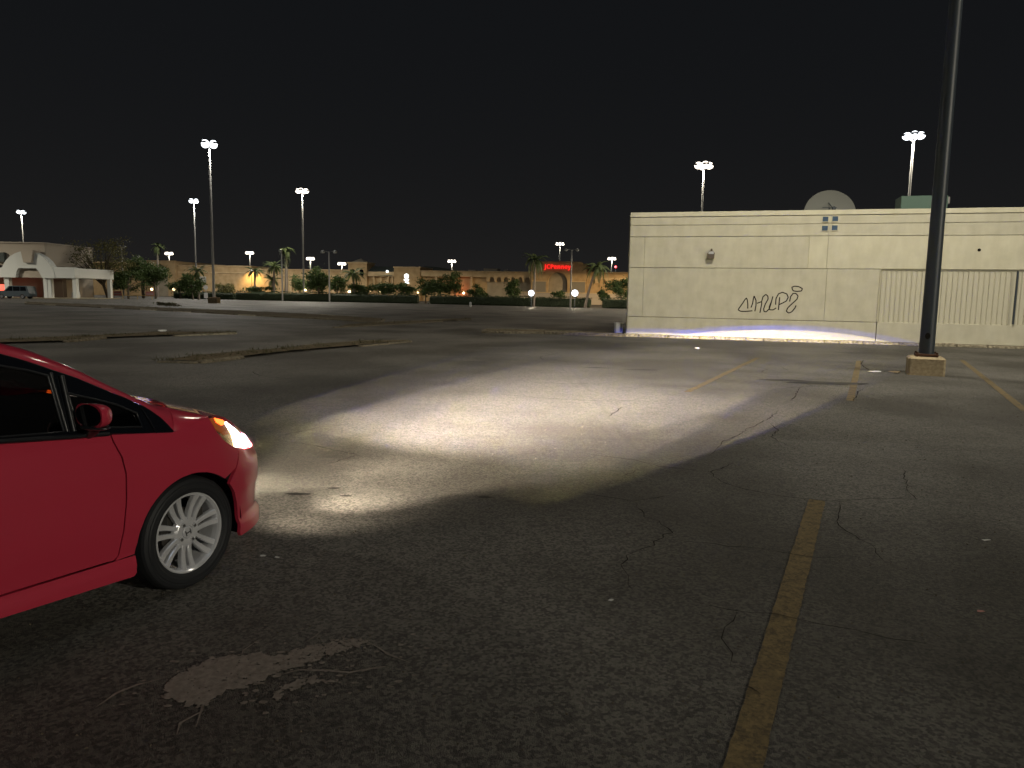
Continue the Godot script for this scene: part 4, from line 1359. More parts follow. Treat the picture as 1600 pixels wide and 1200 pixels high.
func make_lamps() -> void:
	# the tall post close by, its lit heads above the picture
	lamp_post("tall dark lamp post on a chipped concrete block before the cream store", Vector3(9.20, 0, -16.35), 18.5, E_NEAR, true, {"turn": -0.42, "r0": 0.155, "r1": 0.095, "bs": 0.72, "bh": 0.40, "pm": M.steel_dark, "hand_hole": true, "tilt": deg_to_rad(25.0), "aim": deg_to_rad(-10.0), "cone": 72.0, "soft": 1.0})
	# two more of the same row, behind the photographer
	lamp_post("tall lamp post in the row behind the red car", Vector3(45.0, 0, 35.0), 18.5, E_BACK, true, {"pm": M.steel_dark, "cone": 89.0, "soft": 0.1})
	lamp_post("tall lamp post out on the open car park behind the red car", Vector3(-30.0, 0, 46.0), 18.5, E_BACK2, true, {"pm": M.steel_dark})
	lamp_post("tallest lit lamp post with a brown concrete block, at the end of the weedy island", Vector3(-35.98, 0, -89.0), 18.6, 430.0, true, {"lens": M.lamp_lens_cool, "color": Color(1.0, 0.98, 0.93), "bs": 1.1, "bh": 0.7, "size": 1.25, "bm": M.dirt})
	lamp_post("lit lamp post carrying a grey sign board", Vector3(-60.9, 0, -142.5), 18.3, 650.0, true, {"lens": M.lamp_lens_cool, "color": Color(1.0, 0.98, 0.93), "bs": 1.1, "bh": 0.8, "size": 1.2, "bm": M.pink})
	lamp_post("lit lamp post rising behind the hedge beside the tall palm", Vector3(-36.07, 0, -127.5), 18.5, 850.0, true, {"heads": 4, "spin": 0.0, "size": 1.3})
	lamp_post("lit lamp post behind the white portico", Vector3(-112.5, 0, -171.0), 18.5, 900.0, true, {"lens": M.lamp_lens_cool, "size": 1.2})
	lamp_post("lit lamp post behind the cream store near its wall lamp", Vector3(24.11, 0, -97.0), 18.5, 900.0, true, {"heads": 4, "spin": 0.0, "size": 1.4})
	lamp_post("lit lamp post behind the green rooftop unit", Vector3(40.74, 0, -78.0), 18.5, 900.0, true, {"lens": M.lamp_lens_cool, "size": 1.2})
	for f in [[-106.48, 12.55, "over the roof corner left of the sign board post"], [-81.59, 13.16, "over the mall roof by the flood lit wall"], [-62.86, 11.72, "over the mall roof right of the tall palm"], [-53.2, 10.32, "just over the roof beside the little tower"], [-19.21, 11.67, "over the roof with a red beacon at its foot"], [14.03, 17.48, "over the red letter sign"], [30.12, 13.28, "over the roof next to the corner of the cream store"]]:
		lamp_post("far lit lamp post " + f[2], Vector3(f[0], 0, -230.0), f[1], 300.0, true, {"base": false, "heads": 4, "spin": 0.0, "reach": 0.35, "size": 1.35, "r0": 0.2, "r1": 0.16})
	lamp_post("tall lamp post beyond the left end of the islands", Vector3(-38.0, 0, -24.0), 18.5, 350.0, true, {"pm": M.steel_dark})
	lamp_post("shorter lamp post hidden behind the cream store", Vector3(38.0, 0, -118.0), 8.0, 1500.0, true, {"base": false, "color": Color(1.0, 0.86, 0.64), "cone": 89.0, "soft": 0.05})
	lamp_post("tall lamp post on the far side of the portico forecourt", Vector3(-86.0, 0, -78.0), 18.5, 900.0, true, {"pm": M.steel_dark})
	# dead ones
	lamp_post("slim unlit lamp post before the leafy trees by the pink barriers", Vector3(-63.9, 0, -121.4), 8.3, 0.0, false, {"base": false, "heads": 2, "r0": 0.13, "r1": 0.10, "size": 0.8, "spin": 0.2})
	lamp_post("slim unlit lamp post in front of the tall palm", Vector3(-36.05, 0, -115.6), 7.8, 0.0, false, {"base": false, "heads": 1, "r0": 0.12, "r1": 0.10, "size": 0.7, "spin": 1.6, "reach": 0.3})
	lamp_post("unlit twin arm lamp post beside the round dark tree", Vector3(-28.28, 0, -113.9), 7.7, 0.0, false, {"base": false, "heads": 2, "r0": 0.12, "r1": 0.10, "size": 0.9, "spin": 0.25, "reach": 0.7})
	lamp_post("unlit twin arm lamp post between the two leaning palms", Vector3(7.37, 0, -95.7), 7.5, 0.0, false, {"base": false, "heads": 2, "r0": 0.12, "r1": 0.08, "size": 0.6, "spin": 0.0, "reach": 0.5})
	# globes and small lights over the hedge
	for g in [[2.42, 1.9, -101.3, 0.40, M.globe_glow, 14.0, "large round white lamp shining over the hedge at the leaning palm"], [8.21, 2.0, -99.3, 0.43, M.globe_glow, 14.0, "large round white lamp shining over the hedge at the unlit twin arm post"]]:
		low_lamp(g)
	for g in [[-68.34, 1.53, -140, 0.22, M.warm_glow, 0.0, "small warm light glowing under the leafy trees"], [-64.11, 1.6, -140, 0.26, M.warm_glow, 0.0, "small warm light low on the tan wall by the palm trunk"], [-36.51, 1.88, -130, 0.22, M.warm_glow, 6.0, "small white light over the hedge left of the round dark tree"], [-28.77, 1.67, -130, 0.24, M.warm_glow, 6.0, "small warm light over the hedge right of the round dark tree"], [-25.18, 1.85, -130, 0.16, M.warm_glow, 0.0, "small light over the hedge under the wide palm, first of a pair"], [-23.39, 1.76, -130, 0.15, M.warm_glow, 0.0, "small light over the hedge under the wide palm, second of a pair"], [-16.12, 1.76, -125, 0.13, M.warm_glow, 0.0, "tiny light over the gap in the hedge"], [-8.4, 1.8, -125, 0.17, M.warm_glow, 10.0, "small warm light at the orange lit wall bay"]]:
		low_lamp(g)

func low_lamp(g: Array) -> void:
	var t := thing("bollard_lamp", g[6], "lamp", Vector3(g[0], 0, g[2]), 0.0, "small lamps along the hedge")
	var p := Mk.new()
	p.tube([Vector3.ZERO, Vector3(0, g[1] - g[3] * 0.8, 0)], [0.06, 0.05], 8)
	part(t, "post", p, M.steel_dark)
	var b := Mk.new()
	b.ellipsoid(Vector3(0, g[1], 0), Vector3.ONE * g[3], 16, 12)
	part(t, "lamp_globe", b, g[4])
	if g[5] > 0.0:
		for dz in [-1.0, 1.0]:
			var s := OmniLight3D.new()
			s.name = "globe_light"
			t.add_child(s, true)
			s.position = Vector3(0, g[1], dz * (g[3] + 0.12))
			s.light_energy = g[5] * 0.5
			s.omni_range = 60.0
			s.light_size = 0.1
			s.light_color = Color(1.0, 0.92, 0.8)
			s.shadow_enabled = true

# ---------------------------------------------------------------- the mall behind; local x along the front, z towards the car park
func arch_notch(x0: float, x1: float, y: float, spring: float) -> Array:
	var o := [Vector2(x0, y), Vector2(x0, spring)]
	var r := (x1 - x0) * 0.5
	for k in range(1, 10):
		var a := PI - PI * k / 10.0
		o.append(Vector2((x0 + x1) * 0.5 + cos(a) * r, spring + sin(a) * r))
	o.append(Vector2(x1, spring))
	o.append(Vector2(x1, y))
	return o

func bxp(t: Node3D, called: String, x0: float, x1: float, y0: float, y1: float, z0: float, z1: float, m: Material, bev := 0.03) -> MeshInstance3D:
	var k := Mk.new()
	k.box(Vector3((x0 + x1) / 2, (y0 + y1) / 2, (z0 + z1) / 2), Vector3(x1 - x0, y1 - y0, z1 - z0), bev)
	return part(t, called, k, m)

func make_mall() -> void:
	var at := Vector3(-100.64, 0, -172.0)
	var turn := deg_to_rad(-10.04)
	# left wing
	var a := thing("mall_building", "long plain tan mall wing with a flood lit bay and an arched corner block", "building", at, turn)
	bxp(a, "wall", -40.0, 18.0, 0, 7.3, -20, 0, M.tan)
	bxp(a, "parapet", -40.0, 18.1, 7.3, 7.55, -20, 0.2, M.tan_light)
	var poly := PackedVector2Array([Vector2(25.0, 0), Vector2(25.0, 8.0), Vector2(18.0, 8.0), Vector2(18.0, 0)])
	poly.append_array(PackedVector2Array(arch_notch(19.9, 23.2, 0.0, 5.4)))
	var cb := Mk.new()
	cb.prism(poly, 0.7, Transform3D(Basis.IDENTITY, Vector3(0, 0, 0.0)))
	part(a, "corner_block", cb, M.tan)
	bxp(a, "arch_infill", 19.5, 23.6, 0, 7.2, -0.3, 0.25, M.tan_grey)
	bxp(a, "wall", 18.05, 24.95, 0, 7.9, -20, -0.02, M.tan)
	bxp(a, "wall", 25.0, 43.0, 0, 6.85, -20, -0.3, M.tan)
	bxp(a, "cornice", 25.0, 43.0, 6.85, 7.05, -20, -0.1, M.tan_light)
	bxp(a, "string_course", 25.02, 42.98, 5.35, 5.55, -0.35, -0.15, M.tan_light)
	bxp(a, "wall", 43.02, 66.0, 0, 6.25, -20, -0.6, M.tan)
	bxp(a, "cornice", 43.02, 66.0, 6.25, 6.45, -20, -0.4, M.tan_light)
	bxp(a, "string_course", 43.04, 65.9, 5.0, 5.2, -0.65, -0.45, M.tan_light)
	for x in [52.0, 57.0, 62.0]:
		bxp(a, "pillar", x, x + 0.6, 0, 5.0, -0.62, -0.3, M.tan_light)
	# flood lamp on that wall
	var fl := thing("flood_lamp", "bright flood lamp on the tan mall wall above the dark fronds", "lamp", at + Basis(Vector3.UP, turn) * Vector3(43.6, 0, 0.5), turn)
	bxp(fl, "bracket", -0.06, 0.06, 5.7, 6.3, -0.9, 0.0, M.lamp_housing)
	var fm := Mk.new()
	fm.ellipsoid(Vector3(0, 5.95, 0.1), Vector3(0.30, 0.24, 0.2), 14, 10)
	part(fl, "lamp_bulb", fm, M.lamp_lens)
	var fs := SpotLight3D.new()
	fs.name = "flood_light"
	fl.add_child(fs)
	fs.position = Vector3(0, 5.6, 1.2)
	fs.rotation = Vector3(deg_to_rad(-50), 0.0, 0)
	fs.spot_angle = 62.0
	fs.spot_angle_attenuation = 0.6
	fs.spot_range = 60.0
	fs.light_energy = 40.0
	fs.light_color = Color(1.0, 0.82, 0.5)
	fs.light_size = 0.15
	fs.shadow_enabled = true
	# middle: little tower, shops with a green roof, sign block, bays and a row of arches
	var b := thing("mall_building", "tan mall front with a little capped tower, glowing white emblem and arched windows", "building", at, turn)
	bxp(b, "tower", 66.0, 70.25, 0, 7.75, -4.2, 0.3, M.tan)
	bxp(b, "tower_cornice", 65.8, 70.45, 7.75, 8.05, -4.4, 0.5, M.tan_light)
	var cap := Mk.new()
	for k in 4:
		var c4 := [Vector3(66.6, 8.05, 0.0), Vector3(69.65, 8.05, 0.0), Vector3(69.65, 8.05, -3.6), Vector3(66.6, 8.05, -3.6)]
		cap.flat(c4[k], c4[(k + 1) % 4], Vector3(68.1, 8.95, -1.8), c4[k] + c4[(k + 1) % 4] - Vector3(136.2, 0, -3.6) + Vector3.UP)
	part(b, "tower_roof", cap, M.rooftop_grey)
	for x in [66.7, 68.6]:
		var wm := Mk.new()
		wm.prism(PackedVector2Array(arch_notch(x, x + 0.9, 5.2, 6.1)), 0.06, Transform3D(Basis.IDENTITY, Vector3(0, 0, 0.28)))
		part(b, "tower_window", wm, M.black_gloss)
	bxp(b, "wall", 70.25, 76.3, 0, 5.1, -20, -0.8, M.tan)
	bxp(b, "fascia", 70.27, 76.28, 5.1, 6.1, -20, -0.1, M.tan_light)
	var rf := Mk.new()
	rf.prism(PackedVector2Array([Vector2(0.1, 6.1), Vector2(-3.0, 7.3), Vector2(-14.0, 7.3), Vector2(-14.0, 6.1)]), 6.0, Transform3D(Basis(Vector3(0, 0, 1), Vector3.UP, Vector3(1, 0, 0)), Vector3(70.28, 0, -0.2)))
	part(b, "green_roof", rf, M.roof_green)
	for x in [71.4, 73.0, 74.6, 75.6]:
		bxp(b, "pillar", x, x + 0.35, 0, 5.1, -0.82, -0.3, M.tan_light)
	var lb := Mk.new()
	lb.ellipsoid(Vector3(74.8, 6.15, 0.2), Vector3(0.30, 0.26, 0.22), 12, 10)
	part(b, "wall_lamp", lb, M.white_sign)
	bxp(b, "green_trim_light", 72.5, 75.8, 5.28, 5.36, -0.1, 0.0, M.green_metal, 0.0)
	bxp(b, "sign_block", 76.3, 82.1, 0, 6.95, -20, 0.3, M.tan)
	bxp(b, "sign_block_cap", 76.2, 82.2, 6.95, 7.2, -20, 0.45, M.tan_light)
	var em := Mk.new()
	em.lathe([Vector2(0.0, 0.0), Vector2(0.50, 0.0), Vector2(0.50, -0.14), Vector2(0.0, -0.14)], 28, Transform3D(Basis(Vector3.RIGHT, PI / 2), Vector3(79.1, 5.21, 0.32)))
	part(b, "emblem_sign_disc", em, M.white_sign)
	var kk := Mk.new()
	kk.prism(PackedVector2Array([Vector2(-0.55, 0.45), Vector2(0.55, 0.45), Vector2(0.45, 0.20), Vector2(0.20, 0.05), Vector2(0.62, -0.45), Vector2(0.05, -0.50), Vector2(-0.30, -0.30), Vector2(-0.18, 0.05), Vector2(-0.52, 0.15)]), 0.14, Transform3D(Basis.IDENTITY, Vector3(79.12, 4.13, 0.3)))
	part(b, "emblem_sign_base", kk, M.white_sign)
	bxp(b, "wall", 82.1, 96.4, 0, 5.2, -20, -0.9, M.tan)
	bxp(b, "fascia", 82.1, 96.4, 5.2, 6.3, -20, 0.0, M.tan_light)
	bxp(b, "cornice", 82.1, 105.9, 6.3, 6.45, -20, 0.25, M.tan_light)
	for x in [85.3, 92.9]:
		bxp(b, "pillar", x, x + 0.45, 0, 5.2, -0.92, -0.05, M.tan_light)
	var ap := PackedVector2Array([Vector2(105.9, 4.3), Vector2(105.9, 6.3), Vector2(96.4, 6.3), Vector2(96.4, 4.3)])
	for x in [97.0, 98.5, 100.0, 101.5, 103.0, 104.5]:
		ap.append_array(PackedVector2Array(arch_notch(x, x + 1.05, 4.3, 4.75)))
	var am := Mk.new()
	am.prism(ap, 0.9, Transform3D(Basis.IDENTITY, Vector3(0, 0, -0.9)))
	part(b, "arched_fascia", am, M.tan_light)
	bxp(b, "wall", 96.4, 105.9, 0, 6.2, -20, -0.92, M.tan_grey)
	for e in [[91.7, 93.4, 0.35], [95.2, 98.2, 0.65], [99.5, 100.4, 0.4]]:
		bxp(b, "rooftop_box", e[0], e[1], 6.3, 6.45 + e[2], -6, -3, M.rooftop_grey)
	var hip := Mk.new()
	hip.prism(PackedVector2Array([Vector2(78.0, 6.45), Vector2(80.5, 7.7), Vector2(83.5, 7.5), Vector2(90.0, 6.45)]), 5.0, Transform3D(Basis.IDENTITY, Vector3(0, 0, -14)))
	part(b, "hip_roof", hip, M.roof_green)
	# warm light in the bay beside the tree
	var ws := SpotLight3D.new()
	ws.name = "bay_light"
	b.add_child(ws)
	ws.position = Vector3(90.6, 1.2, 1.2)
	ws.rotation = Vector3(deg_to_rad(25), 0, 0)
	ws.spot_angle = 60
	ws.spot_angle_attenuation = 0.8
	ws.light_energy = 5.0
	ws.light_color = Color(1.0, 0.45, 0.16)
	ws.light_size = 0.2
	ws.spot_range = 30.0
	ws.shadow_enabled = true
	var wb := Mk.new()
	wb.ellipsoid(Vector3(90.6, 1.0, 1.2), Vector3(0.25, 0.12, 0.15), 10, 8)
	part(b, "bay_lamp", wb, M.warm_glow)
	# department store
	var c := thing("mall_building", "tan department store with a tall arch under a red glowing letter sign", "building", at, turn)
	var gp := PackedVector2Array([Vector2(117.3, 0), Vector2(117.3, 7.1), Vector2(117.0, 7.9), Vector2(116.2, 8.5), Vector2(106.4, 8.5), Vector2(106.0, 7.6), Vector2(106.0, 0)])
	gp.append_array(PackedVector2Array(arch_notch(109.5, 113.5, 0.0, 4.35)))
	var gm := Mk.new()
	gm.prism(gp, 1.2, Transform3D(Basis.IDENTITY, Vector3(0, 0, 0.0)))
	part(c, "front_wall", gm, M.tan)
	bxp(c, "arch_infill", 109.0, 114.0, 0, 6.6, -1.0, 0.3, M.tan_grey)
	bxp(c, "body", 106.02, 117.28, 0, 8.2, -22, -0.02, M.tan)
	for e in [[106.3, 109.1], [114.3, 117.1]]:
		bxp(c, "shutter", e[0], e[1], 1.2, 4.45, 1.2, 1.26, M.rooftop_grey)
		bxp(c, "shutter_frame", e[0] - 0.15, e[1] + 0.15, 4.45, 4.6, 1.2, 1.32, M.tan_light)
	bxp(c, "wall", 117.3, 160.0, 0, 6.4, -22, -0.4, M.tan)
	bxp(c, "cornice", 117.3, 160.0, 6.4, 6.6, -22, -0.2, M.tan_light)
	var ap2 := PackedVector2Array([Vector2(135.0, 4.3), Vector2(135.0, 5.4), Vector2(119.0, 5.4), Vector2(119.0, 4.3)])
	for x in [120.0, 122.0, 124.0, 126.0, 128.0, 130.0]:
		ap2.append_array(PackedVector2Array(arch_notch(x, x + 1.2, 4.3, 4.6)))
	var am2 := Mk.new()
	am2.prism(ap2, 0.5, Transform3D(Basis.IDENTITY, Vector3(0, 0, -0.4)))
	part(c, "arched_fascia", am2, M.tan_light)
	var sign := thing("store_sign", "red glowing letter sign on the tan department store", "sign", at + Basis(Vector3.UP, turn) * Vector3(111.45, 6.85, 1.22), turn)
	var font := SystemFont.new()
	font.font_names = PackedStringArray(["Droid Sans"])
	font.font_weight = 700
	var tm := TextMesh.new()
	tm.text = "JCPenney"
	tm.font = font
	tm.font_size = 64
	tm.pixel_size = 0.0187
	tm.depth = 0.18
	tm.horizontal_alignment = HORIZONTAL_ALIGNMENT_CENTER
	tm.vertical_alignment = VERTICAL_ALIGNMENT_BOTTOM
	part(sign, "sign_letters", tm, M.red_sign, Vector3(0, -0.1, 0.16))
	var sl := OmniLight3D.new()
	sl.name = "sign_light"
	sign.add_child(sl)
	sl.position = Vector3(0, 0.45, 0.7)
	sl.light_energy = 0.05
	sl.light_color = Color(1.0, 0.12, 0.08)
	sl.light_size = 0.6
	sl.omni_range = 20.0
	sl.shadow_enabled = true
	# pale low wall along the department store
	var lw := thing("low_wall", "pale low retaining wall in front of the department store", "wall", at, turn)
	bxp(lw, "wall", 103.0, 150.0, 0, 2.15, 8.0, 8.4, M.portico_tan)
	bxp(lw, "coping", 103.0, 150.0, 2.15, 2.28, 7.9, 8.5, M.tan_light)
	bxp(lw, "rail", 103.0, 150.0, 1.30, 1.38, 8.41, 8.5, M.tan_grey)
	for p in [[-20.41, 8.89, "tiny red beacon light on the roof by a far lamp post"], [32.07, 10.97, "tiny red beacon light beside the far lamp post near the cream store"]]:
		var t := thing("beacon_light", p[2], "light", Vector3(p[0], 0, -235.0), 0.0, "red roof beacons")
		var pm := Mk.new()
		pm.tube([Vector3.ZERO, Vector3(0, p[1], 0)], [0.08, 0.05], 6)
		part(t, "mast", pm, M.steel_dark)
		var bm := Mk.new()
		bm.ellipsoid(Vector3(0, p[1], 0), Vector3.ONE * 0.36, 12, 8)
		part(t, "beacon_lamp", bm, M.red_beacon)

# ---------------------------------------------------------------- white portico at the left edge
func make_portico() -> void:
	var t := thing("portico_building", "white arched store portico with a square canopy on pillars", "building", Vector3(0, 0, -104.0))
	var poly := PackedVector2Array()
	# outer arch with its square block
	for k in 15:
		var a := PI - PI * k / 14.0
		poly.append(Vector2(-67.3 + cos(a) * 3.75, 2.85 + sin(a) * 3.65))
	var inner := arch_notch(-69.0, -65.3, 2.85, 3.05)
	inner.reverse()
	var ap := poly.duplicate()
	ap.append_array(PackedVector2Array([Vector2(-65.3, 2.85), Vector2(-65.7, 3.7), Vector2(-66.1, 4.15), Vector2(-68.5, 4.15), Vector2(-68.8, 3.7), Vector2(-69.0, 2.85)]))
	var m := Mk.new()
	m.prism(ap, 1.2, Transform3D(Basis.IDENTITY, Vector3(0, 0, 0)))
	part(t, "arch", m, M.portico_white)
	bxp(t, "canopy_beam", -65.1, -60.8, 2.87, 4.37, 0.05, 1.1, M.portico_white)
	bxp(t, "canopy_beam", -84.0, -69.3, 2.85, 4.2, 0.05, 1.1, M.portico_white)
	bxp(t, "canopy_slab", -84.0, -60.9, 2.9, 3.1, -9.0, 0.04, M.portico_white)
	bxp(t, "canopy_beam", -61.9, -60.82, 2.92, 4.3, -8.9, 0.04, M.portico_white)
	bxp(t, "upper_block", -86.0, -65.6, 4.6, 7.6, -12.0, -0.3, M.portico_tan)
	bxp(t, "parapet", -86.2, -65.5, 7.6, 7.8, -12.2, -0.1, M.portico_tan)
	var ks := Mk.new()
	ks.prism(PackedVector2Array([Vector2(-67.75, 6.6), Vector2(-66.05, 6.6), Vector2(-66.4, 4.9), Vector2(-67.45, 4.9)]), 1.7, Transform3D.IDENTITY)
	part(t, "keystone", ks, M.portico_tan)
	bxp(t, "arch_infill", -69.3, -65.1, 2.86, 4.05, 0.25, 0.55, M.portico_tan)
	bxp(t, "slanted_roof", -84.0, -71.0, 5.0, 6.3, -0.25, 0.3, M.roof_green)
	bxp(t, "back_wall", -86.0, -65.7, 0, 4.6, -12.0, -5.0, M.portico_tan)
	for x in [[-70.9, -70.2], [-65.45, -64.9], [-64.85, -64.4], [-61.4, -60.9], [-77.0, -76.3]]:
		bxp(t, "pillar", x[0], x[1], 0, 2.88, 0.1, 0.8, M.portico_white)
	bxp(t, "pillar", -61.4, -60.9, 0, 2.88, -8.6, -8.0, M.portico_white)
	bxp(t, "entrance_door", -68.6, -66.2, 0, 2.6, -5.02, -4.9, M.portico_tan)
	bxp(t, "floor_slab", -86.0, -60.4, 0, 0.12, -10.0, 1.6, M.kerb_concrete)
	bxp(t, "bin_wall", -62.9, -62.0, 0.12, 0.95, -2.0, -1.4, M.board_grey)
	var s := thing("store_sign", "orange red glowing sign panel under the portico canopy", "sign", Vector3(-72.6, 0, -104.6))
	bxp(s, "panel", -2.0, 1.4, 1.0, 1.9, 0.0, 0.15, M.orange_sign)
	bxp(s, "leg", -1.6, -1.5, 0.12, 1.0, 0.03, 0.12, M.steel_dark)
	bxp(s, "leg", 0.9, 1.0, 0.12, 1.0, 0.03, 0.12, M.steel_dark)
	var sl := OmniLight3D.new()
	sl.name = "sign_light"
	s.add_child(sl)
	sl.position = Vector3(-0.3, 1.5, 0.7)
	sl.light_energy = 0.4
	sl.light_color = Color(1.0, 0.3, 0.12)
	sl.light_size = 0.5
	sl.omni_range = 20.0
	sl.shadow_enabled = true

# ---------------------------------------------------------------- far vehicles
func far_car(label: String, at: Vector3, turn: float, paint: Material, tall: float, lit := false) -> void:
	var t := thing("parked_car", label, "car", at, turn)
	var side := PackedVector2Array([Vector2(-2.2, 0.32), Vector2(-2.3, 0.75), Vector2(-2.22, 1.0), Vector2(-2.05, tall - 0.08), Vector2(-1.7, tall), Vector2(0.0, tall), Vector2(0.35, tall - 0.06), Vector2(1.05, 1.02), Vector2(1.95, 0.88), Vector2(2.2, 0.7), Vector2(2.25, 0.35)])
	side.append_array(PackedVector2Array([Vector2(1.75, 0.32), Vector2(1.65, 0.55), Vector2(1.4, 0.68), Vector2(1.15, 0.55), Vector2(1.05, 0.3), Vector2(-1.0, 0.3), Vector2(-1.1, 0.55), Vector2(-1.35, 0.68), Vector2(-1.6, 0.55), Vector2(-1.7, 0.32)]))
	var b := Mk.new()
	b.prism(side, 1.7, Transform3D(Basis.IDENTITY, Vector3(0, 0, -0.85)))
	part(t, "body", b, paint)
	for sgn in [-1.0, 1.0]:
		for w in [[[-1.95, 1.05], [-1.85, tall - 0.14], [-1.15, tall - 0.12], [-1.15, 1.05]], [[-1.08, 1.05], [-1.08, tall - 0.12], [-0.2, tall - 0.12], [-0.2, 1.03]], [[-0.12, 1.03], [-0.12, tall - 0.12], [0.25, tall - 0.14], [0.85, 1.02]]]:
			var g := Mk.new()
			g.prism(PackedVector2Array(v2(w)), 0.012 * sgn, Transform3D(Basis.IDENTITY, Vector3(0, 0, 0.852 * sgn)))
			part(t, "side_window", g, M.black_gloss)
		for x in [1.4, -1.35]:
			var wm := Mk.new()
			var tf := Transform3D(Basis(Vector3.RIGHT, PI / 2 * sgn), Vector3(x, 0.33, 0.72 * sgn))
			wm.lathe([Vector2(0.0, -0.1), Vector2(0.32, -0.1), Vector2(0.33, -0.06), Vector2(0.33, 0.09), Vector2(0.30, 0.11), Vector2(0.2, 0.11)], 24, tf)
			var wo := part(t, "wheel", wm, M.tyre_rubber)
			var rm := Mk.new()
			rm.lathe([Vector2(0.2, 0.115), Vector2(0.12, 0.10), Vector2(0.0, 0.11)], 20, tf)
			part(wo, "rim", rm, M.alloy_dark)
		var hm := Mk.new()
		hm.ellipsoid(Vector3(2.16, 0.72, 0.62 * sgn), Vector3(0.10, 0.09, 0.20), 10, 8)
		part(t, "headlight", hm, M.low_beam_glow if lit else M.lens_off)
	if lit:
		var s := SpotLight3D.new()
		s.name = "headlight_beam"
		t.add_child(s, true)
		s.position = Vector3(2.4, 0.72, 0)
		s.rotation = Vector3(deg_to_rad(-8), deg_to_rad(-90), 0)
		s.spot_angle = 30
		s.light_energy = 30.0
		s.spot_range = 40.0
		s.shadow_enabled = true

func make_vehicles() -> void:
	far_car("dark blue grey minivan parked before the white portico", Vector3(-66.5, 0, -99.0), PI, M.suv_paint, 1.72)
	far_car("dark red car with a bright headlight under the portico canopy", Vector3(-70.2, 0, -113.0), -0.35, M.dark_red_paint, 1.4, true)

# ---------------------------------------------------------------- plants
func leaf(mk: Mk, p: Vector3, s: float) -> void:
	var a := Vector3(rng.randf_range(-1, 1), rng.randf_range(-1, 1), rng.randf_range(-1, 1)).normalized()
	var b := a.cross(Vector3(rng.randf_range(-1, 1), rng.randf_range(-1, 1), rng.randf_range(-1, 1))).normalized()
	var n := a.cross(b)
	if n.y < 0:
		n = -n
	var u := a * s
	var w := b * s * 0.45
	mk.tri(p - u, p - w, p + u, n, n, n)
	mk.tri(p - u, p + u, p + w, n, n, n)

func tree(called: String, label: String, at: Vector3, h: float, r: Vector3, crown_y: float, leaves: int, size: float, m: Material, opt := {}) -> void:
	var t := thing(called, label, "bush" if called == "bush" else "tree", at, 0.0, opt.get("group", "trees and bushes before the mall"))
	var tk := Mk.new()
	var lean: Vector3 = opt.get("lean", Vector3.ZERO)
	var top := Vector3(0, crown_y, 0) + lean
	var th: float = opt.get("trunk", 0.05 * h)
	var stems: int = opt.get("stems", 1)
	for s in stems:
		var o := Vector3(rng.randf_range(-0.25, 0.25), 0, rng.randf_range(-0.2, 0.2)) * (0.0 if stems == 1 else h * 0.12)
		tk.tube([o, o + (top - o) * 0.35 + Vector3(rng.randf_range(-1, 1), 0, 0) * 0.03 * h, top], [th, th * 0.75, th * 0.45], 8)
	var clumps := []
	var cl: int = opt.get("clumps", 16)
	for i in cl:
		var d := Vector3(rng.randfn(), rng.randfn() * 0.9, rng.randfn()).normalized() * pow(rng.randf(), 0.42)
		var c := top + Vector3(0, opt.get("lift", 0.0), 0) + d * r
		clumps.append(c)
		if i % 2 == 0 or opt.get("bare", false):
			var st := top * rng.randf_range(0.55, 0.95)
			tk.tube([st, st.lerp(c, 0.5) + Vector3(0, 0.06 * h * rng.randf(), 0), c], [th * 0.38, th * 0.24, th * 0.08], 6, false)
	part(t, "trunk", tk, M.bark)
	var cr := Mk.new()
	var cs: float = opt.get("spread", 0.36)
	for i in leaves:
		var c: Vector3 = clumps[rng.randi() % cl]
		var p: Vector3 = c + Vector3(rng.randfn(), rng.randfn() * 0.8, rng.randfn()) * r * cs * 0.6
		if p.y < 0.15:
			continue
		leaf(cr, p, size * rng.randf_range(0.6, 1.3))
	part(t, "crown", cr, m)

func frond_mesh(L: float, droop: float, wide: float) -> ArrayMesh:
	var mk := Mk.new()
	var prev := Vector3.ZERO
	var N := 16
	for i in N:
		var t := (i + 1.0) / N
		var p := Vector3(L * t * (1.0 - 0.25 * droop * t), L * (0.42 * t - droop * t * t), 0)
		var d := (p - prev).normalized()
		var up := Vector3(-d.y, d.x, 0)
		mk.quad(prev + Vector3(0, 0, 0.03), prev - Vector3(0, 0, 0.03), p - Vector3(0, 0, 0.02), p + Vector3(0, 0, 0.02), up)
		var w := wide * sin(clampf(t * 1.05, 0.0, 1.0) * PI * 0.92 + 0.18)
		for s in [-1.0, 1.0]:
			for q in 2:
				var o := prev.lerp(p, q * 0.5)
				var tip: Vector3 = o + Vector3(0, 0, s * w) + d * w * 0.75 + Vector3(0, -w * 0.42, 0)
				mk.flat(o - d * 0.05, o + d * 0.07, tip, up)
		prev = p
	return mk.mesh()

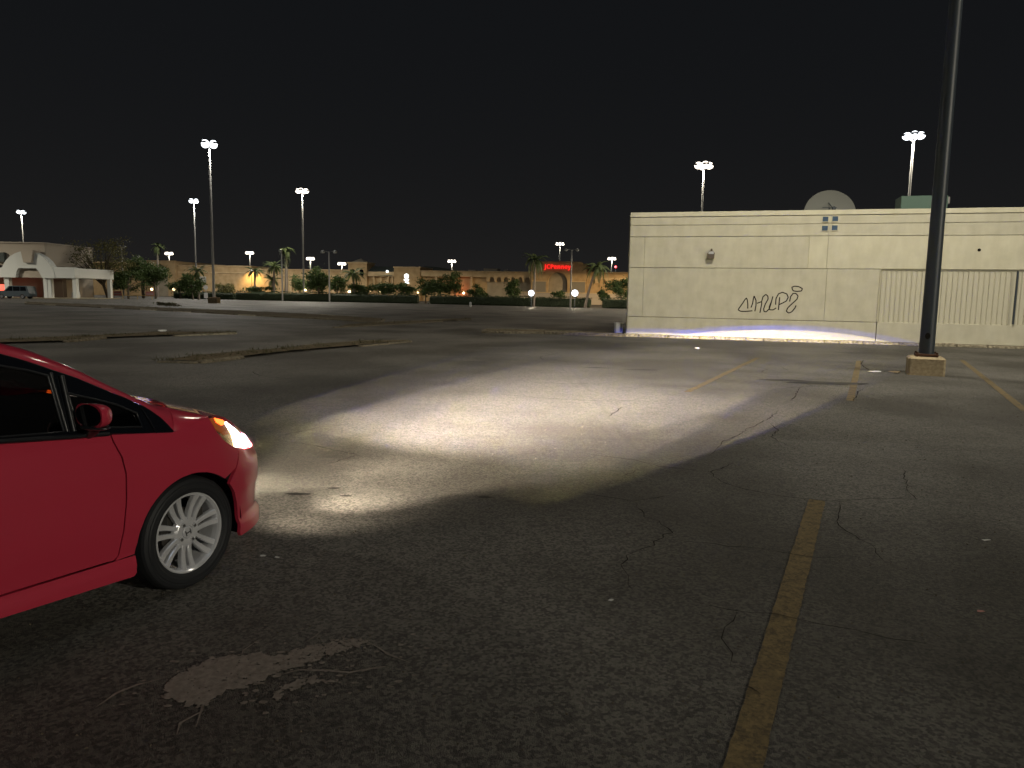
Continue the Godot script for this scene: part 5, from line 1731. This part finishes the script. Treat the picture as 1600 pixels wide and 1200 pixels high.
func palm(label: String, base: Vector3, top: Vector3, count: int, L: float, m: Material, r := 0.17, skirt := 0, droopy := 0.75) -> void:
	var t := thing("palm_tree", label, "palm tree", base, 0.0, "palm trees before the mall")
	var d := top - base
	var tk := Mk.new()
	var pts := []
	var rad := []
	for i in 13:
		var s := i / 12.0
		pts.append(Vector3(d.x * pow(s, 1.4), d.y * s, d.z * s))
		rad.append(lerpf(r * 1.25, r * 0.8, s) * (1.04 if i % 2 == 0 else 0.97))
	tk.tube(pts, rad, 10)
	part(t, "trunk", tk, M.palm_bark)
	var kinds := [frond_mesh(L, droopy, 0.42), frond_mesh(L * 0.92, droopy * 0.6, 0.38), frond_mesh(L * 0.85, droopy * 1.35, 0.42)]
	for i in count:
		var f := part(t, "frond", kinds[i % 3], m, d)
		f.rotation = Vector3(rng.randf_range(-0.2, 0.2), TAU * i / count + rng.randf_range(-0.2, 0.2), rng.randf_range(-0.2, 0.75) if i % 3 != 2 else rng.randf_range(-0.5, 0.0))
	for i in skirt:
		var f := part(t, "dead_frond", kinds[2], M.weed if i % 2 == 0 else m, d - Vector3(0, 0.4 + 2.0 * i / maxf(1, skirt), 0))
		f.rotation = Vector3(0, TAU * i * 0.38, -1.15 + rng.randf_range(-0.15, 0.15))
		f.scale = Vector3.ONE * 0.6

func hedge(label: String, a: Vector2, b: Vector2, h: float, w: float) -> void:
	var t := thing("hedge", label, "hedge", g3(a), -(b - a).angle(), "clipped hedges along the road")
	var L := a.distance_to(b)
	var core := Mk.new()
	core.box(Vector3(L / 2, h * 0.46, 0), Vector3(L - 0.3, h * 0.9, w - 0.3), 0.2)
	part(t, "branches", core, M.leaf_hedge)
	var f := Mk.new()
	for i in int(L * 90):
		var x := rng.randf() * L
		var hh := h * (1.0 + 0.07 * sin(x * 0.9) + 0.05 * sin(x * 2.7 + 1.0))
		var p: Vector3
		if rng.randf() < 0.42:
			p = Vector3(x, hh + rng.randfn() * 0.05, rng.randf_range(-0.5, 0.5) * w)
		else:
			p = Vector3(x, rng.randf() * hh, w * 0.5 + rng.randfn() * 0.05)
		leaf(f, p, rng.randf_range(0.07, 0.16))
	part(t, "foliage", f, M.leaf_hedge)

func make_plants() -> void:
	hedge("long dark clipped hedge along the road left of the gap", Vector2(-46.9, -125.5), Vector2(-14.9, -117.0), 1.40, 1.6)
	hedge("dark clipped hedge running under the two round white lamps", Vector2(-13.0, -115.6), Vector2(11.0, -104.5), 1.36, 1.5)
	hedge("short dark hedge next to the corner of the cream store", Vector2(12.3, -103.2), Vector2(24.0, -99.5), 1.36, 1.5)
	hedge("low dark hedge behind the grey sign board post", Vector2(-60.0, -131.0), Vector2(-47.2, -126.5), 1.2, 1.4)
	# big open tree by the portico
	tree("spreading_tree", "large open tree with spreading bare limbs beside the white portico", Vector3(-62.0, 0, -113.5), 9.5, Vector3(5.0, 2.9, 4.0), 3.2, 2600, 0.17, M.leaf_yellow, {"lean": Vector3(-1.2, 0, 0), "lift": 3.0, "clumps": 30, "trunk": 0.34, "spread": 0.30, "bare": true})
	tree("broad_tree", "low dense dark tree behind the unlit post by the pink barriers", Vector3(-60.3, 0, -116.0), 4.6, Vector3(2.6, 1.5, 2.2), 2.7, 2600, 0.20, M.leaf, {"clumps": 22, "trunk": 0.2})
	tree("broad_tree", "rounded leafy green tree right of the unlit post", Vector3(-58.6, 0, -121.0), 6.2, Vector3(2.4, 2.0, 2.0), 4.0, 2800, 0.2, M.leaf, {"clumps": 22, "trunk": 0.16, "stems": 3})
	tree("broad_tree", "taller leafy green tree with a pale lamp behind its crown", Vector3(-63.0, 0, -126.0), 7.0, Vector3(2.9, 2.0, 2.2), 4.8, 2600, 0.2, M.leaf, {"clumps": 20, "trunk": 0.18, "stems": 2})
	tree("bush", "small green tree in front of the arched corner block", Vector3(-55.8, 0, -124.0), 3.2, Vector3(1.9, 0.9, 1.4), 2.0, 1300, 0.18, M.leaf, {"clumps": 14, "stems": 3, "trunk": 0.07})
	palm("tall slim palm over the roof of the left mall wing", Vector3(-73.0, 0, -152.0), Vector3(-72.6, 10.2, -152.0), 16, 1.9, M.leaf_palm, 0.2, 6, 1.1)
	tree("bush", "dark round bush behind the grey sign board post", Vector3(-51.7, 0, -119.5), 4.2, Vector3(1.7, 1.7, 1.5), 2.4, 2600, 0.2, M.leaf, {"clumps": 22, "trunk": 0.15})
	palm("short palm sprouting above the dark round bush", Vector3(-51.2, 0, -120.5), Vector3(-51.3, 4.6, -120.5), 14, 2.2, M.leaf_palm, 0.16)
	tree("bush", "yellow green bush behind the tallest lamp post", Vector3(-52.3, 0, -134.0), 3.4, Vector3(1.9, 1.2, 1.4), 1.9, 1600, 0.18, M.leaf_yellow, {"clumps": 14, "stems": 3, "trunk": 0.06})
	palm("dark palm against the flood lit wall", Vector3(-47.3, 0, -135.5), Vector3(-47.2, 5.2, -135.5), 16, 2.6, M.leaf_palm, 0.16)
	palm("second dark palm against the flood lit wall, with a shorter trunk", Vector3(-44.6, 0, -136.5), Vector3(-44.4, 3.6, -136.5), 15, 2.4, M.leaf_palm, 0.15)
	tree("bush", "low dark shrub at the foot of the dark palms", Vector3(-45.0, 0, -133.0), 2.6, Vector3(3.0, 0.8, 1.0), 1.5, 1600, 0.18, M.leaf, {"clumps": 16, "stems": 3, "trunk": 0.06})
	palm("tall shaggy palm with a skirt of dead fronds behind an unlit post", Vector3(-41.4, 0, -135.0), Vector3(-41.2, 9.1, -135.0), 20, 2.0, M.leaf_palm, 0.26, 34, 1.15)
	palm("dark drooping palm at the foot of the tall shaggy palm", Vector3(-42.5, 0, -131.5), Vector3(-42.4, 5.9, -131.5), 18, 2.8, M.leaf_palm, 0.2)
	tree("broad_tree", "thin green tree between the shaggy palm and the round dark tree", Vector3(-37.4, 0, -129.5), 4.4, Vector3(1.7, 1.5, 1.4), 2.8, 1500, 0.18, M.leaf, {"clumps": 16, "stems": 2, "trunk": 0.08})
	tree("broad_tree", "round dense dark tree left of the unlit twin arm post", Vector3(-32.1, 0, -121.8), 5.6, Vector3(1.55, 2.2, 1.5), 3.2, 3400, 0.2, M.leaf, {"clumps": 26, "trunk": 0.18})
	tree("broad_tree", "mid green tree right of the unlit twin arm post", Vector3(-29.6, 0, -124.5), 4.6, Vector3(1.6, 1.5, 1.4), 2.8, 1800, 0.18, M.leaf, {"clumps": 16, "stems": 2, "trunk": 0.09})
	palm("wide dark palm below the little tower", Vector3(-26.2, 0, -121.8), Vector3(-26.3, 4.6, -121.8), 22, 3.0, M.leaf_palm, 0.2)
	tree("bush", "dark bush under the wide palm", Vector3(-25.4, 0, -122.5), 3.6, Vector3(2.4, 1.3, 1.4), 2.1, 2200, 0.18, M.leaf, {"clumps": 18, "stems": 3, "trunk": 0.07})
	tree("bush", "leafy bush in front of the green roofed shops", Vector3(-21.3, 0, -122.0), 3.4, Vector3(2.0, 1.1, 1.3), 2.1, 1800, 0.18, M.leaf, {"clumps": 16, "stems": 3, "trunk": 0.06})
	tree("bush", "leafy bush below the white emblem", Vector3(-18.0, 0, -121.8), 3.4, Vector3(1.9, 1.0, 1.3), 2.1, 1700, 0.18, M.leaf, {"clumps": 15, "stems": 3, "trunk": 0.06})
	tree("broad_tree", "spreading bush right of the white emblem", Vector3(-14.0, 0, -118.5), 4.2, Vector3(2.0, 1.3, 1.5), 2.7, 2000, 0.18, M.leaf, {"clumps": 16, "stems": 2, "trunk": 0.08})
	tree("broad_tree", "low spreading tree next to the first bay pillar", Vector3(-11.6, 0, -118.0), 4.0, Vector3(1.7, 1.2, 1.4), 2.5, 1700, 0.18, M.leaf, {"clumps": 14, "stems": 2, "trunk": 0.08})
	tree("broad_tree", "taller tree with a thin top beside the orange lit bay", Vector3(-9.4, 0, -118.0), 5.4, Vector3(1.5, 2.0, 1.3), 3.5, 1700, 0.18, M.leaf, {"clumps": 15, "stems": 2, "trunk": 0.09})
	tree("bush", "round bush right of the orange lit bay", Vector3(-5.5, 0, -116.0), 3.0, Vector3(1.35, 1.0, 1.1), 1.9, 1700, 0.17, M.leaf, {"clumps": 15, "stems": 2, "trunk": 0.07})
	tree("bush", "upright bush in front of the small arches", Vector3(0.05, 0, -112.0), 3.8, Vector3(1.2, 1.35, 1.1), 2.4, 1700, 0.17, M.leaf, {"clumps": 15, "stems": 2, "trunk": 0.07})
	palm("dark leaning palm left of the red letter sign", Vector3(2.95, 0, -106.0), Vector3(3.0, 6.6, -106.0), 18, 2.9, M.leaf_palm, 0.15, 0, 1.0)
	palm("dark leaning palm with a bent trunk right of the red letter sign", Vector3(10.1, 0, -104.0), Vector3(11.6, 5.7, -104.0), 20, 3.0, M.leaf_palm, 0.17, 0, 1.0)
	tree("bush", "small bush in front of the tall arch", Vector3(6.8, 0, -112.0), 2.4, Vector3(1.1, 0.6, 0.9), 1.7, 900, 0.16, M.leaf, {"clumps": 12, "stems": 2, "trunk": 0.05})
	tree("broad_tree", "green tree right at the corner of the cream store", Vector3(15.3, 0, -105.5), 4.8, Vector3(1.9, 1.6, 1.6), 3.1, 2200, 0.18, M.leaf, {"clumps": 18, "stems": 2, "trunk": 0.09})
	tree("bush", "round low bush left of the green corner tree", Vector3(12.8, 0, -105.5), 2.8, Vector3(0.9, 0.7, 0.8), 1.8, 900, 0.16, M.leaf, {"clumps": 12, "stems": 2, "trunk": 0.05})
	tree("bush", "clump of dark weeds on the long weedy island", Vector3(-27.3, 0.1, -58.8), 0.6, Vector3(0.9, 0.22, 0.4), 0.28, 500, 0.08, M.weed, {"clumps": 10, "stems": 2, "trunk": 0.02})

# ---------------------------------------------------------------- small things
func make_small_things() -> void:
	var s := thing("sign_board", "blank grey sign board strapped to a lit lamp post", "sign", Vector3(-58.0, 0, -138.5))
	bxp(s, "panel", -0.95, 0.65, 2.95, 4.05, 0.0, 0.06, M.board_grey)
	bxp(s, "post", -0.25, -0.15, 0, 2.95, -0.08, 0.0, M.steel_grey)
	var s2 := thing("round_sign", "small round grey sign above a white plate by the hedge", "sign", Vector3(-46.5, 0, -112.0))
	var dm := Mk.new()
	dm.lathe([Vector2(0, 0), Vector2(0.34, 0), Vector2(0.34, -0.04), Vector2(0, -0.04)], 24, Transform3D(Basis(Vector3.RIGHT, PI / 2), Vector3(0, 1.95, 0.04)))
	part(s2, "disc", dm, M.board_grey)
	bxp(s2, "plate", -0.28, 0.28, 0.35, 1.15, 0.0, 0.04, M.board_grey)
	bxp(s2, "post", -0.04, 0.04, 0, 1.7, -0.08, 0.0, M.steel_grey)
	for b in [[-63.05, -118.0, "pink plastic barrier left of the yellow rail"], [-57.9, -118.0, "pink plastic barrier with white stripes right of the yellow rail"]]:
		var t := thing("barrier", b[2], "barrier", Vector3(b[0], 0, b[1]), 0.0, "pink barriers by the trees")
		bxp(t, "board", -0.65, 0.65, 0.45, 1.15, 0, 0.06, M.pink)
		bxp(t, "stripe", -0.55, 0.55, 0.72, 0.84, 0.062, 0.07, M.board_grey, 0.0)
		for x in [-0.5, 0.5]:
			bxp(t, "leg", x - 0.04, x + 0.04, 0, 0.45, 0.0, 0.06, M.steel_grey)
	var r := thing("guard_rail", "low yellow guard rail between the pink barriers", "rail", Vector3(-56.6, 0, -111.5))
	bxp(r, "rail", -2.4, 2.4, 0.55, 0.63, 0, 0.08, M.yellow_rail)
	for x in [-2.2, 0.0, 2.2]:
		bxp(r, "post", x - 0.04, x + 0.04, 0, 0.55, 0, 0.08, M.yellow_rail)
	var bo := thing("bollard", "short pale bollard standing before the hedge", "bollard", Vector3(-5.37, 0, -92.6))
	var bm := Mk.new()
	bm.lathe([Vector2(0.14, 0.0), Vector2(0.14, 0.55), Vector2(0.11, 0.64), Vector2(0.0, 0.66)], 16)
	part(bo, "shaft", bm, M.board_grey)
	var fb := Mk.new()
	fb.lathe([Vector2(0.2, 0.0), Vector2(0.2, 0.04), Vector2(0.14, 0.05)], 16)
	part(bo, "foot", fb, M.kerb_concrete)
	# litter
	for l in [[-12.99, -27.3, 0.16, M.white_litter, 0.10, "crumpled white scrap on the dirt island"], [-1.491, -4.299, 0.022, M.white_litter, 0.006, "tiny pale chip of litter beside the front tyre"], [-1.40, -4.28, 0.018, M.white_litter, 0.006, "tiny round pale chip of litter beside the front tyre"], [3.229, -4.833, 0.03, M.white_litter, 0.006, "pale sliver of litter right of the yellow line"], [2.46, -3.668, 0.024, M.pink_litter, 0.008, "pinkish scrap of litter right of the yellow line"], [0.544, -3.726, 0.018, M.white_litter, 0.008, "pale pebble left of the yellow line"], [5.89, -23.4, 0.10, M.white_litter, 0.04, "white scrap of paper before the cream store"], [8.62, -16.5, 0.16, M.leaf_litter, 0.05, "brown scrap at the foot of the dark lamp post"], [8.2, -16.6, 0.14, M.white_litter, 0.03, "flat pale scrap by the concrete block of the dark lamp post"]]:
		var m := Mk.new()
		var q := []
		for k in 9:
			var a := TAU * k / 9
			q.append(Vector3(l[0] + cos(a) * l[2] * rng.randf_range(0.6, 1.2), 0.004 + l[4] * rng.randf_range(0.1, 1.0), l[1] + sin(a) * l[2] * 0.55 * rng.randf_range(0.6, 1.2)))
		var c := Vector3(l[0], l[4] * 1.1, l[1])
		for k in 9:
			m.flat(c, q[k], q[(k + 1) % 9], Vector3.UP)
			m.flat(q[k], q[(k + 1) % 9], Vector3(l[0], 0.002, l[1]), Vector3.DOWN)
		var o := part(self, numbered("litter"), m, l[3])
		o.set_meta("label", l[5])
		o.set_meta("category", "litter")
		o.set_meta("group", "scraps of litter on the asphalt")
